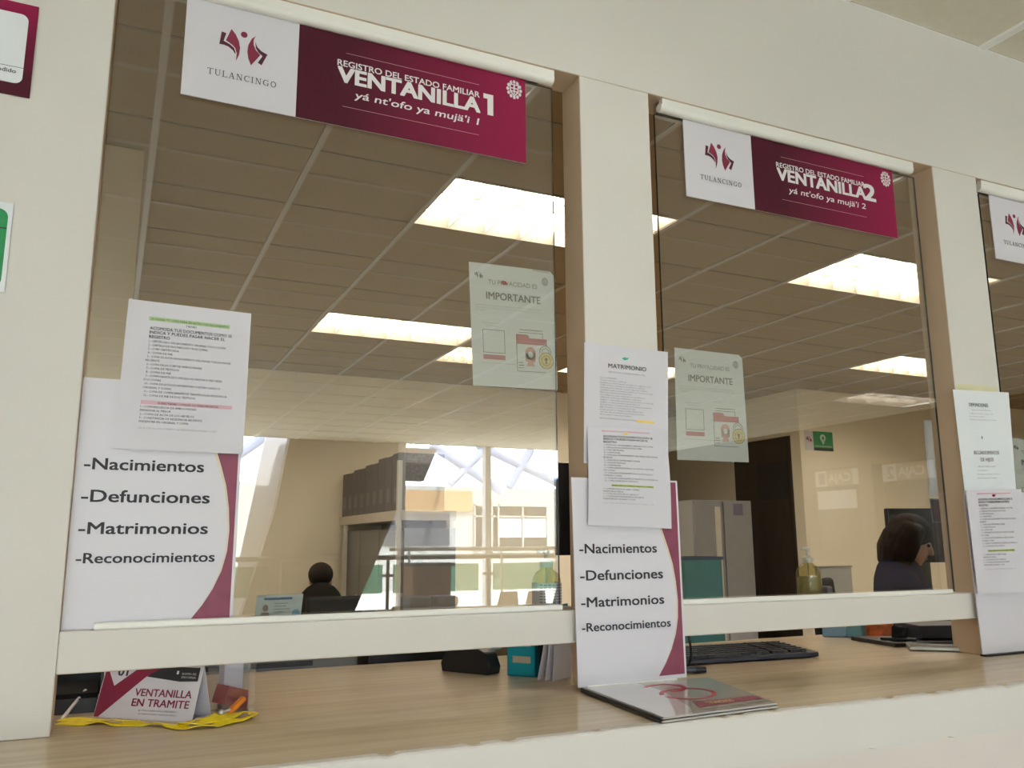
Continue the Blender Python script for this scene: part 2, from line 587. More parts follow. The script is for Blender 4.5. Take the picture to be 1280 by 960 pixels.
# ------------------------------------------------------------------ the counter
ct = thing('service_counter', 'long beige wood laminate counter under all the windows, with chipped cream front edge', 'counter', (1.5, -0.1, 0))
MB().box(-7, 9, -0.352, 0.0, 1.156, CNT).box(-7, 12, 0.0, 0.60, 1.156, CNT).build('worktop', M['laminate'], ct)
fe = MB()
xs = [-7 + 0.02 * i for i in range(801)]
random.seed(3)
hv, dp = [], []
for i in range(801):
    c = random.random()
    hv.append(CNT + 0.0008 + (-0.004 * random.random() if c > 0.86 else 0.0006 * random.random()))
    dp.append(-0.352 + (0.003 * random.random() if c > 0.86 else 0.0008 * random.random()))
vs, fs = [], []
for x, z, d in zip(xs, hv, dp):
    c0 = 1.106 + 0.004 * (math.sin(x * 41) * math.sin(x * 17.3) > 0.55)
    vs += [(x, -0.366, c0), (x, -0.366, z - 0.003), (x, -0.363, z), (x, d + 0.006, z), (x, d + 0.006, 1.106)]
for i in range(800):
    a = 5 * i
    fs += [(a + k, a + (k + 1) % 5, a + 5 + (k + 1) % 5, a + 5 + k) for k in range(5)]
fe.add(vs, fs)
fe.build('front_edge', M['wall'], ct)


# ------------------------------------------------------------------ printed marks shared by the signs
def arc(cx, cy, rx, ry, a0=0.0, a1=360.0, n=24):
    return [(cx + rx * math.cos(math.radians(a0 + (a1 - a0) * i / n)), cy + ry * math.sin(math.radians(a0 + (a1 - a0) * i / n))) for i in range(n + (a1 - a0 < 360))]


LOGO_DARK = [[(0.0713, 0.0615), (0.0804, 0.0632), (0.076, 0.0817), (0.0889, 0.0866), (0.0976, 0.093), (0.1011, 0.1025), (0.1006, 0.1061), (0.0956, 0.0987), (0.0862, 0.0925), (0.0771, 0.0906), (0.0678, 0.0908)],
             [(0.1397, 0.0679), (0.1444, 0.079), (0.1533, 0.0863), (0.166, 0.0909), (0.1548, 0.1183), (0.1469, 0.1142), (0.1561, 0.097), (0.1473, 0.0905), (0.1414, 0.0815)]]
LOGO_RED = [[(0.0901, 0.0506), (0.0989, 0.0604), (0.1065, 0.075), (0.1096, 0.0898), (0.1081, 0.1059), (0.1026, 0.122), (0.1035, 0.1036), (0.0998, 0.0924), (0.0935, 0.0863), (0.0803, 0.0794)],
            [(0.1396, 0.0538), (0.136, 0.0645), (0.1365, 0.0758), (0.1417, 0.0867), (0.1514, 0.0956), (0.1335, 0.1237), (0.1274, 0.1096), (0.1247, 0.0946), (0.1259, 0.0786), (0.132, 0.0629)],
            arc(0.1163, 0.057, 0.0068, 0.0068, n=16)]


def moved(polys, cx, cy, k, x, y):
    return [[((u - cx) * k + x, (v - cy) * k + y) for u, v in p] for p in polys]


SERIF = {  # strokes of roman capitals on a 1-high, ~0.8-wide body: (x0, y0, x1, y1, thickness), y up
    'T': (0.78, [(0.39, 0, 0.39, 1, .11), (0, .97, .78, .97, .06), (.02, .8, .02, 1, .05), (.76, .8, .76, 1, .05), (.24, .02, .54, .02, .05)]),
    'U': (0.86, [(.18, .3, .18, 1, .11), (.70, .3, .70, 1, .06), (.18, .3, .30, .06, .10), (.30, .05, .55, .03, .07), (.55, .05, .70, .3, .06), (.03, .98, .33, .98, .05), (.57, .98, .83, .98, .05)]),
    'L': (0.70, [(.18, 0, .18, 1, .11), (.03, .98, .33, .98, .05), (.03, .03, .68, .03, .06), (.67, 0, .67, .25, .05)]),
    'A': (0.86, [(.14, 0, .43, 1, .06), (.43, 1, .72, 0, .12), (.24, .36, .60, .36, .05), (0, .02, .26, .02, .05), (.56, .02, .88, .02, .05)]),
    'N': (0.90, [(.18, 0, .18, 1, .06), (.18, 1, .74, 0, .12), (.74, 0, .74, 1, .06), (.02, .02, .32, .02, .05), (.04, .98, .22, .98, .05), (.60, .98, .88, .98, .05)]),
    'C': (0.82, [(.74, .78, .60, .94, .06), (.60, .95, .36, .97, .06), (.36, .96, .14, .74, .10), (.13, .74, .13, .26, .12), (.13, .26, .36, .04, .10), (.36, .03, .60, .05, .06), (.60, .06, .76, .24, .06), (.75, .76, .75, 1, .05)]),
    'I': (0.40, [(.19, 0, .19, 1, .11), (.04, .98, .34, .98, .05), (.04, .02, .34, .02, .05)]),
    'G': (0.90, [(.74, .78, .60, .94, .06), (.60, .95, .36, .97, .06), (.36, .96, .14, .74, .10), (.13, .74, .13, .26, .12), (.13, .26, .36, .04, .10), (.36, .03, .72, .06, .06), (.73, .04, .73, .42, .11), (.58, .42, .88, .42, .05), (.75, .76, .75, 1, .05)]),
    'O': (0.90, [(.44, .98, .20, .84, .09), (.20, .86, .11, .5, .11), (.11, .5, .20, .14, .11), (.20, .16, .44, .02, .09), (.44, .02, .68, .16, .09), (.68, .14, .77, .5, .11), (.77, .5, .68, .86, .11), (.68, .84, .44, .98, .09)]),
}


def serif_word(sh, mb, word, u0, u1, base, cap, h=0.0008):
    tot = sum(SERIF[c][0] + 0.16 for c in word) - 0.16
    k = (u1 - u0) / tot
    x = 0
    for c in word:
        wd, st = SERIF[c]
        for a, b, c2, d, t in st:
            p, q = Vector((a, b)), Vector((c2, d))
            n = (q - p).normalized().orthogonal() * t / 2
            poly = [p + n, q + n, q - n, p - n]
            mb.prism([(u0 + (x + g.x) * k, base - g.y * cap) for g in poly], sh.at, h - 0.0003, h)
        x += wd + 0.16
    return mb


def crest(sh, mb, cx, cy, r, h):
    """A small municipal shield: ring of mantling, shield outline and bars."""
    for a in range(0, 360, 30):
        x, y = cx + r * 0.72 * math.cos(math.radians(a)), cy + r * 0.85 * math.sin(math.radians(a))
        mb.prism(arc(x, y, r * 0.16, r * 0.2, n=8), sh.at, h - 0.0003, h)
    for s in (-1, 1):
        mb.prism([(cx + s * r * .5, cy - r * .62), (cx + s * r * .38, cy - r * .55), (cx + s * r * .36, cy + r * .15), (cx, cy + r * .62), (cx, cy + r * .78), (cx + s * r * .5, cy + r * .25)], sh.at, h - 0.0003, h)
    for y in (-.6, -.2, .12):
        mb.prism([(cx - r * .4, cy + r * y), (cx + r * .4, cy + r * y), (cx + r * .4, cy + r * (y + .12)), (cx - r * .4, cy + r * (y + .12))], sh.at, h - 0.0003, h)
    mb.prism([(cx - r * .1, cy - r * .55), (cx + r * .1, cy - r * .55), (cx + r * .06, cy + r * .5), (cx - r * .06, cy + r * .5)], sh.at, h - 0.0003, h)
    for s in (-1, 0, 1):
        mb.prism([(cx + s * r * .3 - r * .1, cy - r * .75), (cx + s * r * .3, cy - r * 1.02), (cx + s * r * .3 + r * .1, cy - r * .75)], sh.at, h - 0.0003, h)
    return mb


def window_sign(x0, digit, label):
    e = thing('window_sign', label, 'sign', (x0 + 0.379, 0.022, 2.3766), 'signs along the tops of the windows')
    y = 0.0225
    sh = Sheet((x0, y, 2.590), (x0 + 0.758, y, 2.590), (x0 + 0.758, y, 2.3766), (x0, y, 2.3766), 0.78, 0.22)
    sh.body('sign_panel', M['board'], e, t=0.003, nx=1, ny=1)
    sh.poly('wine_field', M['wine_grad'], e, [[(0.2305, 0), (0.78, 0), (0.78, 0.22), (0.2305, 0.22)]], h=0.0004)
    lg = sh.poly('logo', M['wine'], e, LOGO_RED, h=0.0006)
    for pg in LOGO_DARK:
        sh.poly('logo_page', M['wine_dark'], lg, [pg], h=0.0006)
    mb = serif_word(sh, MB(), 'TULANCINGO', 0.0478, 0.188, 0.1635, 0.0135)
    mb.build('logo_name', M['ink'], e)
    mb = MB()
    sh.ink(mb, 'REGISTRO DEL ESTADO FAMILIAR', 0.3165, 0.658, 0.0766, 0.0142, 0.025)
    sh.ink(mb, 'VENTANILLA', 0.319, 0.658, 0.1148, 0.0350, 0.062)
    if digit == '1':
        mb.prism([(0.668, 0.0623), (0.6935, 0.0623), (0.6935, 0.1158), (0.6785, 0.1158), (0.6785, 0.0745), (0.668, 0.0745)], sh.at, 0.0005, 0.0008)
    else:
        sh.ink(mb, digit, 0.6535, 0.698, 0.1165, 0.049, 0.06)
    sh.ink(mb, "yá nt'ofo ya mujä'i " + digit, 0.357, 0.654, 0.1475, 0.0165, 0.02, 0.2)
    mb.build('lettering', M['white_ink'], e)
    for rl in ((0.335, 0.0428, 0.657, 0.0436), (0.331, 0.1722, 0.657, 0.1730)):
        sh.rects('rule', M['line'], e, [rl])
    crest(sh, MB(), 0.7495, 0.034, 0.024, 0.0008).build('crest', M['white_ink'], e)
    return e


window_sign(0.0651, '1', 'white and wine red sign at the top of the first window, reading VENTANILLA 1')
window_sign(1.2818, '2', 'white and wine red sign at the top of the second window, reading VENTANILLA 2')
window_sign(2.4713, '3', 'white and wine red sign at the top of the third window, cut by the photo')


# ------------------------------------------------------------------ privacy notices behind the glass
def privacy_notice(tl, tr, br, bl, label, red_mark=False):
    ox = [(p[0], 0.0360, p[2]) for p in (tl, tr, br, bl)]
    e = thing('privacy_notice', label, 'notice', tuple(ox[3]), 'privacy notices on the glass')
    sh = Sheet(*ox, 0.216, 0.284)
    sh.body('sheet', M['paper_cool'], e, poly=[(0, 0), (0.206, 0), (0.216, 0.010), (0.216, 0.284), (0, 0.284)])
    k = 0.2
    sh.poly('logo', M['ink_grey'], e, moved(LOGO_RED + LOGO_DARK, 0.117, 0.087, 0.22, 0.0235, 0.029))
    crest(sh, MB(), 0.192, 0.028, 0.010, 0.0008).build('crest', M['ink_pale'], e)
    mb = MB()
    sh.ink(mb, 'TU PRIVACIDAD ES', 0.046, 0.171, 0.0475, 0.0105)
    mb.build('heading', M['ink_grey'], e)
    sh.text('title', M['ink_grey'], e, [('IMPORTANTE', 0.040, 0.178, 0.083, 0.0165, 0.03)])
    mb = MB()
    sh.ink(mb, 'La Presidencia Municipal de Tulancingo de Bravo protege tus datos', 0.014, 0.180, 0.099, 0.0028, 0.002, res=1)
    sh.ink(mb, 'personales. Consulta nuestro aviso de privacidad y conoce el uso que', 0.014, 0.180, 0.105, 0.0028, 0.002, res=1)
    sh.ink(mb, 'les damos.', 0.014, 0.038, 0.111, 0.0028, 0.002, res=1)
    mb.build('small_print', M['ink_pale'], e)
    mb = MB()
    sh.ink(mb, 'Para conocer mas', 0.030, 0.072, 0.140, 0.0030, 0.002, res=1)
    sh.ink(mb, 'escanea aqui', 0.036, 0.066, 0.146, 0.0030, 0.002, res=1)
    mb.build('small_print', M['ink_pale'], e)
    mb = MB()
    sh.ink(mb, 'Tus datos estan seguros y bien resguardados', 0.020, 0.110, 0.232, 0.0025, 0.002, res=1)
    mb.build('small_print', M['ink_pale'], e)
    fr = [(0.028, 0.154, 0.083, 0.1552), (0.028, 0.2062, 0.083, 0.2074), (0.028, 0.154, 0.0292, 0.2074), (0.0818, 0.154, 0.083, 0.2074)]
    sh.rects('empty_code_frame', M['ink_grey'], e, fr)
    sh.rects('code_caption', M['rose'], e, [(0.028, 0.2120, 0.083, 0.2225)])
    f = sh.poly('folder_drawing', M['rose'], e, [[(0.112, 0.160), (0.142, 0.160), (0.147, 0.167), (0.190, 0.167), (0.191, 0.182), (0.113, 0.182)]], h=0.0006)
    ol = [(0.112, 0.160, 0.1132, 0.246), (0.112, 0.2448, 0.187, 0.246), (0.190, 0.167, 0.1912, 0.183), (0.112, 0.1595, 0.142, 0.1605),
          (0.121, 0.1475, 0.181, 0.149), (0.119, 0.154, 0.181, 0.1552), (0.180, 0.154, 0.1812, 0.166),
          (0.116, 0.2245, 0.128, 0.2262), (0.116, 0.2305, 0.130, 0.2322), (0.116, 0.2365, 0.122, 0.2382), (0.124, 0.2365, 0.129, 0.2382)]
    sh.rects('outline', M['ink_grey'], f, ol, h=0.0009)
    sh.poly('portrait_hair', M['rose_pale'], f, [arc(0.1475, 0.203, 0.0135, 0.0155) , [(0.134, 0.203), (0.161, 0.203), (0.160, 0.222), (0.135, 0.222)], [(0.137, 0.233), (0.141, 0.222), (0.154, 0.222), (0.158, 0.233)]], h=0.0008)
    sh.poly('portrait_face', M['paper_cool'], f, [arc(0.1475, 0.206, 0.0062, 0.0075)], h=0.0010)
    ring = lambda cx, cy, r, t, a0=0, a1=360: [[(x, y) for x, y in [(cx + r * math.cos(math.radians(a)), cy + r * math.sin(math.radians(a))), (cx + r * math.cos(math.radians(a + 12)), cy + r * math.sin(math.radians(a + 12))), (cx + (r - t) * math.cos(math.radians(a + 12)), cy + (r - t) * math.sin(math.radians(a + 12))), (cx + (r - t) * math.cos(math.radians(a)), cy + (r - t) * math.sin(math.radians(a)))]] for a in range(a0, a1, 12)]
    sh.poly('shackle', M['ink_grey'], f, ring(0.187, 0.198, 0.0155, 0.0014, 168, 372) + ring(0.187, 0.198, 0.0100, 0.0012, 168, 372), h=0.0011)
    sh.poly('padlock', M['gold'], f, [arc(0.188, 0.2175, 0.0188, 0.0188, n=32)], h=0.0013)
    sh.poly('padlock_outline', M['ink_grey'], f, ring(0.188, 0.2175, 0.0195, 0.0012) + ring(0.188, 0.2175, 0.0120, 0.0010) + [arc(0.188, 0.2145, 0.0038, 0.0038, n=12), [(0.1865, 0.216), (0.1895, 0.216), (0.190, 0.225), (0.186, 0.225)]], h=0.0016)
    if red_mark:
        sh.poly('red_sticker', M['red_ink'], e, [[(0.079, 0.040), (0.082, 0.036), (0.090, 0.037), (0.094, 0.042), (0.091, 0.046), (0.080, 0.045)]], h=0.0010)
        tp = Sheet((tr[0] - 0.055, 0.0350, tr[2] + 0.022), (tr[0] - 0.012, 0.0350, tr[2] + 0.022), (tr[0] - 0.012, 0.0350, tr[2] - 0.006), (tr[0] - 0.055, 0.0350, tr[2] - 0.006), 0.043, 0.028)
        tp.body('tape', M['clear'], e, t=0.0002, nx=1, ny=1)
    return e


privacy_notice((0.6849, 0, 2.1208), (0.8986, 0, 2.1256), (0.9044, 0, 1.8449), (0.6965, 0, 1.8400), 'printed privacy notice with a red sticker in its heading, behind the first window', True)
privacy_notice((1.2338, 0, 1.9751), (1.4446, 0, 1.9741), (1.4475, 0, 1.6982), (1.2289, 0, 1.6972), 'printed privacy notice without any sticker, behind the second window')
privacy_notice((2.4598, 0, 1.8080), (2.6696, 0, 1.8080), (2.6716, 0, 1.5321), (2.4578, 0, 1.5321), 'printed privacy notice behind the third window, cut by the photo edge')


# ------------------------------------------------------------------ services boards
CURVE = [(0.185, 0.004), (0.212, 0.06), (0.234, 0.115), (0.2480, 0.155), (0.2585, 0.19), (0.2650, 0.23), (0.2680, 0.272), (0.2660, 0.31), (0.2580, 0.345), (0.2440, 0.378), (0.2280, 0.405), (0.2070, 0.4325)]


def services_board(tl, tr, br, bl, label, written=True, foot=None):
    e = thing('services_board', label, 'sign', tuple(bl), 'services boards standing before the pillars and glass')
    sh = Sheet(tl, tr, br, bl, 0.282, 0.4405)
    sh.body('board_panel', M['board'], e, t=0.003, nx=1, ny=1)
    if written:
        sh.poly('wine_curve', M['wine_print'], e, [CURVE + [(0.2765, 0.4325), (0.2770, 0.004)]])
        cl = [(u - 0.0010, v) for u, v in CURVE[:-1]]
        sh.poly('cream_curve', M['cream_line'], e, [cl + [(u - 0.0052 * (1 - 0.85 * i / 10), v) for i, (u, v) in reversed(list(enumerate(cl)))]], h=0.0006)
        for t, v, u1, cap in (('-Nacimientos', 0.1645, 0.2155, 0.0200), ('-Defunciones', 0.2220, 0.2290, 0.0208), ('-Matrimonios', 0.2780, 0.2290, 0.0200), ('-Reconocimientos', 0.3285, 0.2440, 0.0172)):
            sh.ink(MB(), t, 0.0140, u1, v, cap, 0.032).build('lettering', M['ink'], e)
    if foot:
        foot(e)
    return e


services_board((-0.0609, 0.0185, 1.7956), (0.2161, 0.0185, 1.7956), (0.2161, 0.0185, 1.3605), (-0.0609, 0.0185, 1.3605),
               'white services list board with wine curve standing on the first window sill')


def foot2(e):
    MB().box(0.933, 1.160, -0.026, -0.014, CNT, 1.206).build('foot', M['white_metal'], e)


services_board((0.911, -0.010, 1.643), (1.192, -0.010, 1.642), (1.1895, -0.020, 1.2065), (0.9125, -0.020, 1.2035),
               'white services list board with wine curve standing on the counter before the first pillar', True, foot2)


def foot3(e):
    MB().box(2.164, 2.445, -0.030, -0.012, CNT, 1.199).build('foot', M['black'], e)


services_board((2.164, -0.012, 1.64), (2.445, -0.012, 1.64), (2.445, -0.020, 1.1995), (2.164, -0.020, 1.1995),
               'blank-bottomed white board standing on the counter before the second pillar', False, foot3)

# ------------------------------------------------------------------ requirement sheets and the other papers
LINES = ['1.- CERTIFICADO DE NACIMIENTO ORIGINAL Y DOS COPIAS', '2.- CARTILLA DE VACUNACION Y DOS COPIAS', '3.- CURP CERTIFICADA', '4.- COPIA DE INE',
         '5.- COPIA DE ACTA DE NACIMIENTO DEL PADRE Y DE LA MADRE', 'RECIENTE', '6.- COPIA DE LA CURP DE AMBOS PADRES', '7.- COPIA DE TESTIGOS', '8.- COPIA DE INE',
         '9.- COMPROBANTE DE DOMICILIO NO MAYOR A TRES MESES', 'DOS COPIAS', '10.- COPIA DE ACTA DE MATRIMONIO SI ESTAN CASADOS', 'ORIGINAL Y COPIAS',
         '11.- COPIA DE COMPROBANTE DE TRAMITE DE LA PRESIDENCIA', '12.- COPIA DE INE DE DOS TESTIGOS']
TAIL = ['1.- COMPARECENCIA DE AMBOS PADRES', 'PRESENTAR AL MENOR', '2.- COPIA DE ACTA DE LOS ABUELOS', '3.- CONSTANCIA DE RESIDENCIA RECIENTE', 'PRESENTAR EN ORIGINAL Y COPIA']


def requirement_sheet(tl, tr, br, bl, label, name_line, bands, mark=None, big=1.0, curl=None):
    e = thing('requirement_sheet', label, 'paper', tuple(bl), 'printed requirement sheets')
    sh = Sheet(tl, tr, br, bl, 0.222, 0.279, curl)
    sh.body('sheet', M['paper'], e)
    top, mid = bands
    sh.rects('top_highlight', M[top], e, [(0.038, 0.0288, 0.183, 0.0365)] if big > 1 else [(0.038, 0.0088, 0.173, 0.0125)])
    d = 0.0 if big > 1 else -0.0245
    if big > 1:
        sh.rects('middle_highlight', M[mid], e, [(0.037, 0.1875, 0.197, 0.1945)])
    else:
        sh.rects('middle_highlight', M[mid], e, [(0.0586, 0.1635, 0.1733, 0.1690)])
    if mark:
        sh.poly('bird_sticker', M[mark], e, [[(0.095, 0.016), (0.100, 0.0125), (0.106, 0.014), (0.110, 0.0122), (0.108, 0.018), (0.101, 0.0205)]], h=0.0012)
    mb = MB()
    if big > 1:
        sh.ink(mb, name_line, 0.042, 0.180, 0.0350, 0.0038, 0.012, res=1)
        sh.ink(mb, 'TIENES', 0.103, 0.123, 0.0425, 0.0036, 0.004, res=1)
    sh.ink(mb, 'ACOMODA TUS DOCUMENTOS COMO SE', 0.041, 0.188 if big > 1 else 0.179, 0.0535 + d, 0.0056, 0.006, res=2)
    sh.ink(mb, 'INDICA Y PUEDES PASAR HACER EL', 0.041, 0.176 if big > 1 else 0.165, 0.0615 + d * 1.01, 0.0056, 0.006, res=2)
    sh.ink(mb, 'REGISTRO', 0.041, 0.077, 0.0700 + d, 0.0056, 0.012, res=2)
    for i, t in enumerate(LINES):
        sh.ink(mb, t, 0.041 if i not in (5, 10, 12) else 0.0385, 0.041 + 0.148 * len(t) / 55, 0.0778 + d + i * 0.0073, 0.0040, 0.006, res=1)
    if big > 1:
        sh.ink(mb, 'SI ERES PADRE O MADRE SOLTERA PRESENTA', 0.066, 0.172, 0.1935, 0.0038, 0.008, res=1)
    else:
        sh.ink(mb, 'SI ERES MENOR DE EDAD PRESENTA TAMBIEN', 0.060, 0.172, 0.1685, 0.0036, 0.008, res=1)
    for i, t in enumerate(TAIL):
        sh.ink(mb, t, 0.037, 0.037 + 0.140 * len(t) / 48, 0.2012 + d * 0.93 + i * 0.0069, 0.0040, 0.006, res=1)
    mb.build('lettering', M['ink'], e)
    sh.text('foot_note', M['ink_pale'], e, [('NOTA: TODOS LOS DOCUMENTOS SE PRESENTAN EN ORIGINAL Y COPIA', 0.037, 0.172, 0.2405 + d * 0.95, 0.0032, 0.002)], res=1)
    return e


requirement_sheet((0.0020, 0.0120, 1.9464), (0.2203, 0.0120, 1.9425), (0.2183, 0.0120, 1.6688), (-0.0029, 0.0120, 1.6697),
                  'requirement sheet with green and pink highlighted lines, stuck over the first services board', 'SI DESEAS TU CITA PARA REGISTRO DE NACIMIENTO', ('hl_green', 'hl_pink'), None, 1.2,
                  lambda a, b: 0.0)
requirement_sheet((0.956, -0.0050, 1.758), (1.169, -0.0050, 1.759), (1.164, -0.0190, 1.532), (0.9445, -0.0190, 1.539),
                  'requirement sheet with pink and lime highlighted lines, stuck under the sheet headed MATRIMONIO', '', ('hl_pink', 'hl_lime'), 'hl_yellow', 1.0,
                  lambda a, b: 0.0055 * math.sin(math.pi * min(1, b)) + 0.002 * math.sin(a * 3.1) + 0.001)
requirement_sheet((2.155, -0.0260, 1.640), (2.391, -0.0260, 1.648), (2.366, -0.0280, 1.359), (2.158, -0.0280, 1.360),
                  'requirement sheet with a red bird sticker, lowest paper on the second pillar', '', ('hl_pink', 'hl_lime'), 'red_ink', 1.0,
                  lambda a, b: 0.003 * math.sin(a * 3.1) + 0.001)

# the sheet headed MATRIMONIO
e = thing('marriage_sheet', 'white sheet headed MATRIMONIO with a teal bird sticker, on the first pillar', 'paper', (0.955, -0.004, 1.675))
sh = Sheet((0.9555, -0.0015, 1.953), (1.186, -0.0015, 1.951), (1.170, -0.0030, 1.672), (0.9465, -0.0030, 1.676), 0.228, 0.279, lambda a, b: 0.0012 + 0.004 * a * a * b)
sh.body('sheet', M['paper'], e)
sh.poly('bird_sticker', M['teal_ink'], e, [[(0.1000, 0.0290), (0.1060, 0.0247), (0.1120, 0.0262), (0.1185, 0.0250), (0.1150, 0.0300), (0.1060, 0.0325)]], h=0.0010)
sh.text('title', M['ink'], e, [('MATRIMONIO', 0.063, 0.1665, 0.0540, 0.0100, 0.004)])
mb = MB()
sh.ink(mb, 'REQUISITOS PARA CONTRAER MATRIMONIO CIVIL', 0.0640, 0.1620, 0.0655, 0.0034, 0.004, res=1)
for i, t in enumerate(['DE LOS CONTRAYENTES', 'Acta de nacimiento certificada', 'Identificacion oficial vigente de ambos en original y copia', 'CURP de ambos contrayentes actualizado y certificado', 'Comprobante de domicilio reciente, agua, luz o telefono',
                       'Certificado medico prenupcial expedido por el centro de salud', 'Platicas prematrimoniales impartidas', 'Dos testigos por cada contrayente con identificacion', 'Solicitud de matrimonio debidamente requisitada',
                       'Si alguno es divorciado presentar acta de divorcio certificada', 'Si alguno es viudo presentar acta de defuncion', 'Si es extranjero presentar permiso y documentos apostillados', 'Pago de derechos correspondiente en caja', 'Los documentos se entregan en folder tamano oficio',
                       'con ocho dias de anticipacion a la fecha de la boda', 'No se aceptan documentos incompletos']):
    sh.ink(mb, t, 0.0415, 0.0415 + 0.145 * len(t) / 62, 0.0805 + i * 0.0057, 0.0030, 0.002, res=1)
sh.ink(mb, 'PARA MAYOR INFORMACION ACUDE A ESTA OFICINA', 0.0405, 0.139, 0.1752, 0.0030, 0.004, res=1)
mb.build('lettering', M['ink_grey'], e)
sh.rects('highlight', M['hl_yellow'], e, [(0.139, 0.1720, 0.189, 0.1770)])

# the upper sheet on the second pillar
e = thing('deaths_sheet', 'white sheet headed DEFUNCIONES and RECONOCIMIENTOS DE HIJOS, upper paper on the second pillar', 'paper', (2.18, -0.004, 1.64))
sh = Sheet((2.176, -0.0015, 1.931), (2.421, -0.0015, 1.939), (2.402, -0.0025, 1.640), (2.181, -0.0025, 1.632), 0.236, 0.300, lambda a, b: 0.001)
sh.body('sheet', M['paper_cool'], e)
sh.text('title', M['ink_grey'], e, [('DEFUNCIONES', 0.060, 0.140, 0.0480, 0.0105, 0.004)])
sh.text('title', M['ink_grey'], e, [('RECONOCIMIENTOS', 0.058, 0.170, 0.1880, 0.0100, 0.004), ('DE HIJOS', 0.085, 0.142, 0.2080, 0.0100, 0.004)])
mb = MB()
for u0, u1, v, t in ((0.070, 0.150, 0.060, 'REQUISITOS PARA EL REGISTRO'), (0.056, 0.158, 0.070, 'Certificado de defuncion original y copia'), (0.056, 0.120, 0.079, 'Acta de nacimiento certificada'), (0.056, 0.172, 0.088, 'Identificacion oficial del finado y del declarante'), (0.072, 0.150, 0.225, 'REQUISITOS PARA EL TRAMITE'), (0.064, 0.110, 0.236, 'Acta de nacimiento'), (0.064, 0.165, 0.247, 'Presencia de los padres y del menor'), (0.064, 0.150, 0.258, 'Identificacion de dos testigos')):
    sh.ink(mb, t, u0, u1, v, 0.0034, 0.002, res=1)
mb.build('lettering', M['ink_pale'], e)
sh.poly('small_mark', M['ink'], e, [[(0.0995, 0.138), (0.1015, 0.134), (0.1035, 0.139), (0.1015, 0.144)]])
tp = MB().box(2.196, 2.372, -0.0006, 0, 1.925, 1.952)
tag(tp.build('yellowed_tape', mat('yellowed_tape', (0.68, 0.64, 0.42), 0.5)), 'yellowed strip of old tape on the second pillar, above the papers', 'tape')

# wall posters at the left edge
e = thing('framed_notice', 'wine red bordered notice with a white rounded panel, high on the left wall', 'poster', (-0.45, -0.004, 2.30))
sh = Sheet((-0.80, -0.004, 2.477), (-0.187, -0.004, 2.477), (-0.187, -0.004, 2.2955), (-0.80, -0.004, 2.2955), 0.613, 0.1815)
sh.body('poster_panel', M['wine_grad_up'], e, t=0.003, nx=1, ny=1)
rr = lambda x0, y0, x1, y1, r: arc(x1 - r, y0 + r, r, r, -90, 0, 6) + arc(x1 - r, y1 - r, r, r, 0, 90, 6) + arc(x0 + r, y1 - r, r, r, 90, 180, 6) + arc(x0 + r, y0 + r, r, r, 180, 270, 6)
sh.poly('white_panel', M['paper_cool'], e, [rr(0.014, 0.022, 0.599, 0.159, 0.013)])
sh.rects('rule', M['ink_grey'], e, [(0.014, 0.1270, 0.599, 0.1280)], h=0.0008)
sh.text('lettering', M['ink'], e, [('Tu tramite sera atendido', 0.46, 0.588, 0.140, 0.0075, 0.02)])
e = thing('green_notice', 'green rounded notice low on the left wall, cut by the photo edge', 'poster', (-0.45, -0.004, 1.95))
sh = Sheet((-0.62, -0.004, 2.092), (-0.193, -0.004, 2.092), (-0.193, -0.004, 1.930), (-0.62, -0.004, 1.930), 0.427, 0.162)
sh.body('poster_panel', M['paper_cool'], e, t=0.003, nx=1, ny=1)
sh.poly('green_field', M['green'], e, [rr(0.008, 0.012, 0.4205, 0.154, 0.015)])
sh.rects('rule', M['ink'], e, [(0.02, 0.046, 0.4205, 0.048)], h=0.0008)

# ------------------------------------------------------------------ things on the counter, first window
# tent card
A0, B0 = Vector((-0.001, 0.157, CNT)), Vector((0.157, 0.022, CNT))
dn = (B0 - A0).normalized()
bk = Vector((-dn.y, dn.x, 0))
if bk.y < 0:
    bk = -bk
HT = 0.094
apA, apB = A0 + bk * 0.028 + Vector((0, 0, HT)), B0 + bk * 0.028 + Vector((0, 0, HT))
e = thing('tent_card', 'white and wine red folded desk card reading VENTANILLA EN TRAMITE', 'desk card', tuple(A0))
fw = (B0 - A0).length
fh = (apA - A0).length
sh = Sheet(apA, apB, B0, A0, fw, fh)
sh.body('front_face', M['board'], e, t=0.001, nx=1, ny=1)
back = Sheet(apB, apA, A0 + bk * 0.058, B0 + bk * 0.058, fw, fh)
back.body('back_face', M['board'], e, t=0.001, nx=1, ny=1)
MB().hexa([A0 + bk * 0.002, B0 + bk * 0.002, B0 + bk * 0.056, A0 + bk * 0.056], [p + Vector((0, 0, 0.001)) for p in (A0 + bk * 0.002, B0 + bk * 0.002, B0 + bk * 0.056, A0 + bk * 0.056)]).build('base_flap', M['board'], e)
F = lambda pts: [(u * fw, (0.115 + v * 0.885) * fh) for u, v in pts]
sh.poly('wine_mark', M['wine'], e, [F([(0.01, -0.04), (0.135, 0.37), (0.37, -0.05), (0.62, -0.06), (0.44, 0.16), (0.05, 0.99), (0.005, 0.99)])], h=0.0004)
sh.poly('black_block', M['ink'], e, [F([(0.60, -0.06), (0.97, -0.06), (0.97, 0.21), (0.79, 0.23), (0.45, 0.155)])], h=0.0005)
mb = MB()
for t, u0, u1, v, c, bd in (('VENTANILLA', 0.37, 0.945, 0.545, 0.0125, 0.03), ('EN TRAMITE', 0.365, 0.94, 0.745, 0.0125, 0.03)):
    sh.ink(mb, t, u0 * fw, u1 * fw, (0.115 + v * 0.885) * fh, c, bd)
mb.build('title', M['wine'], e)
mb = MB()
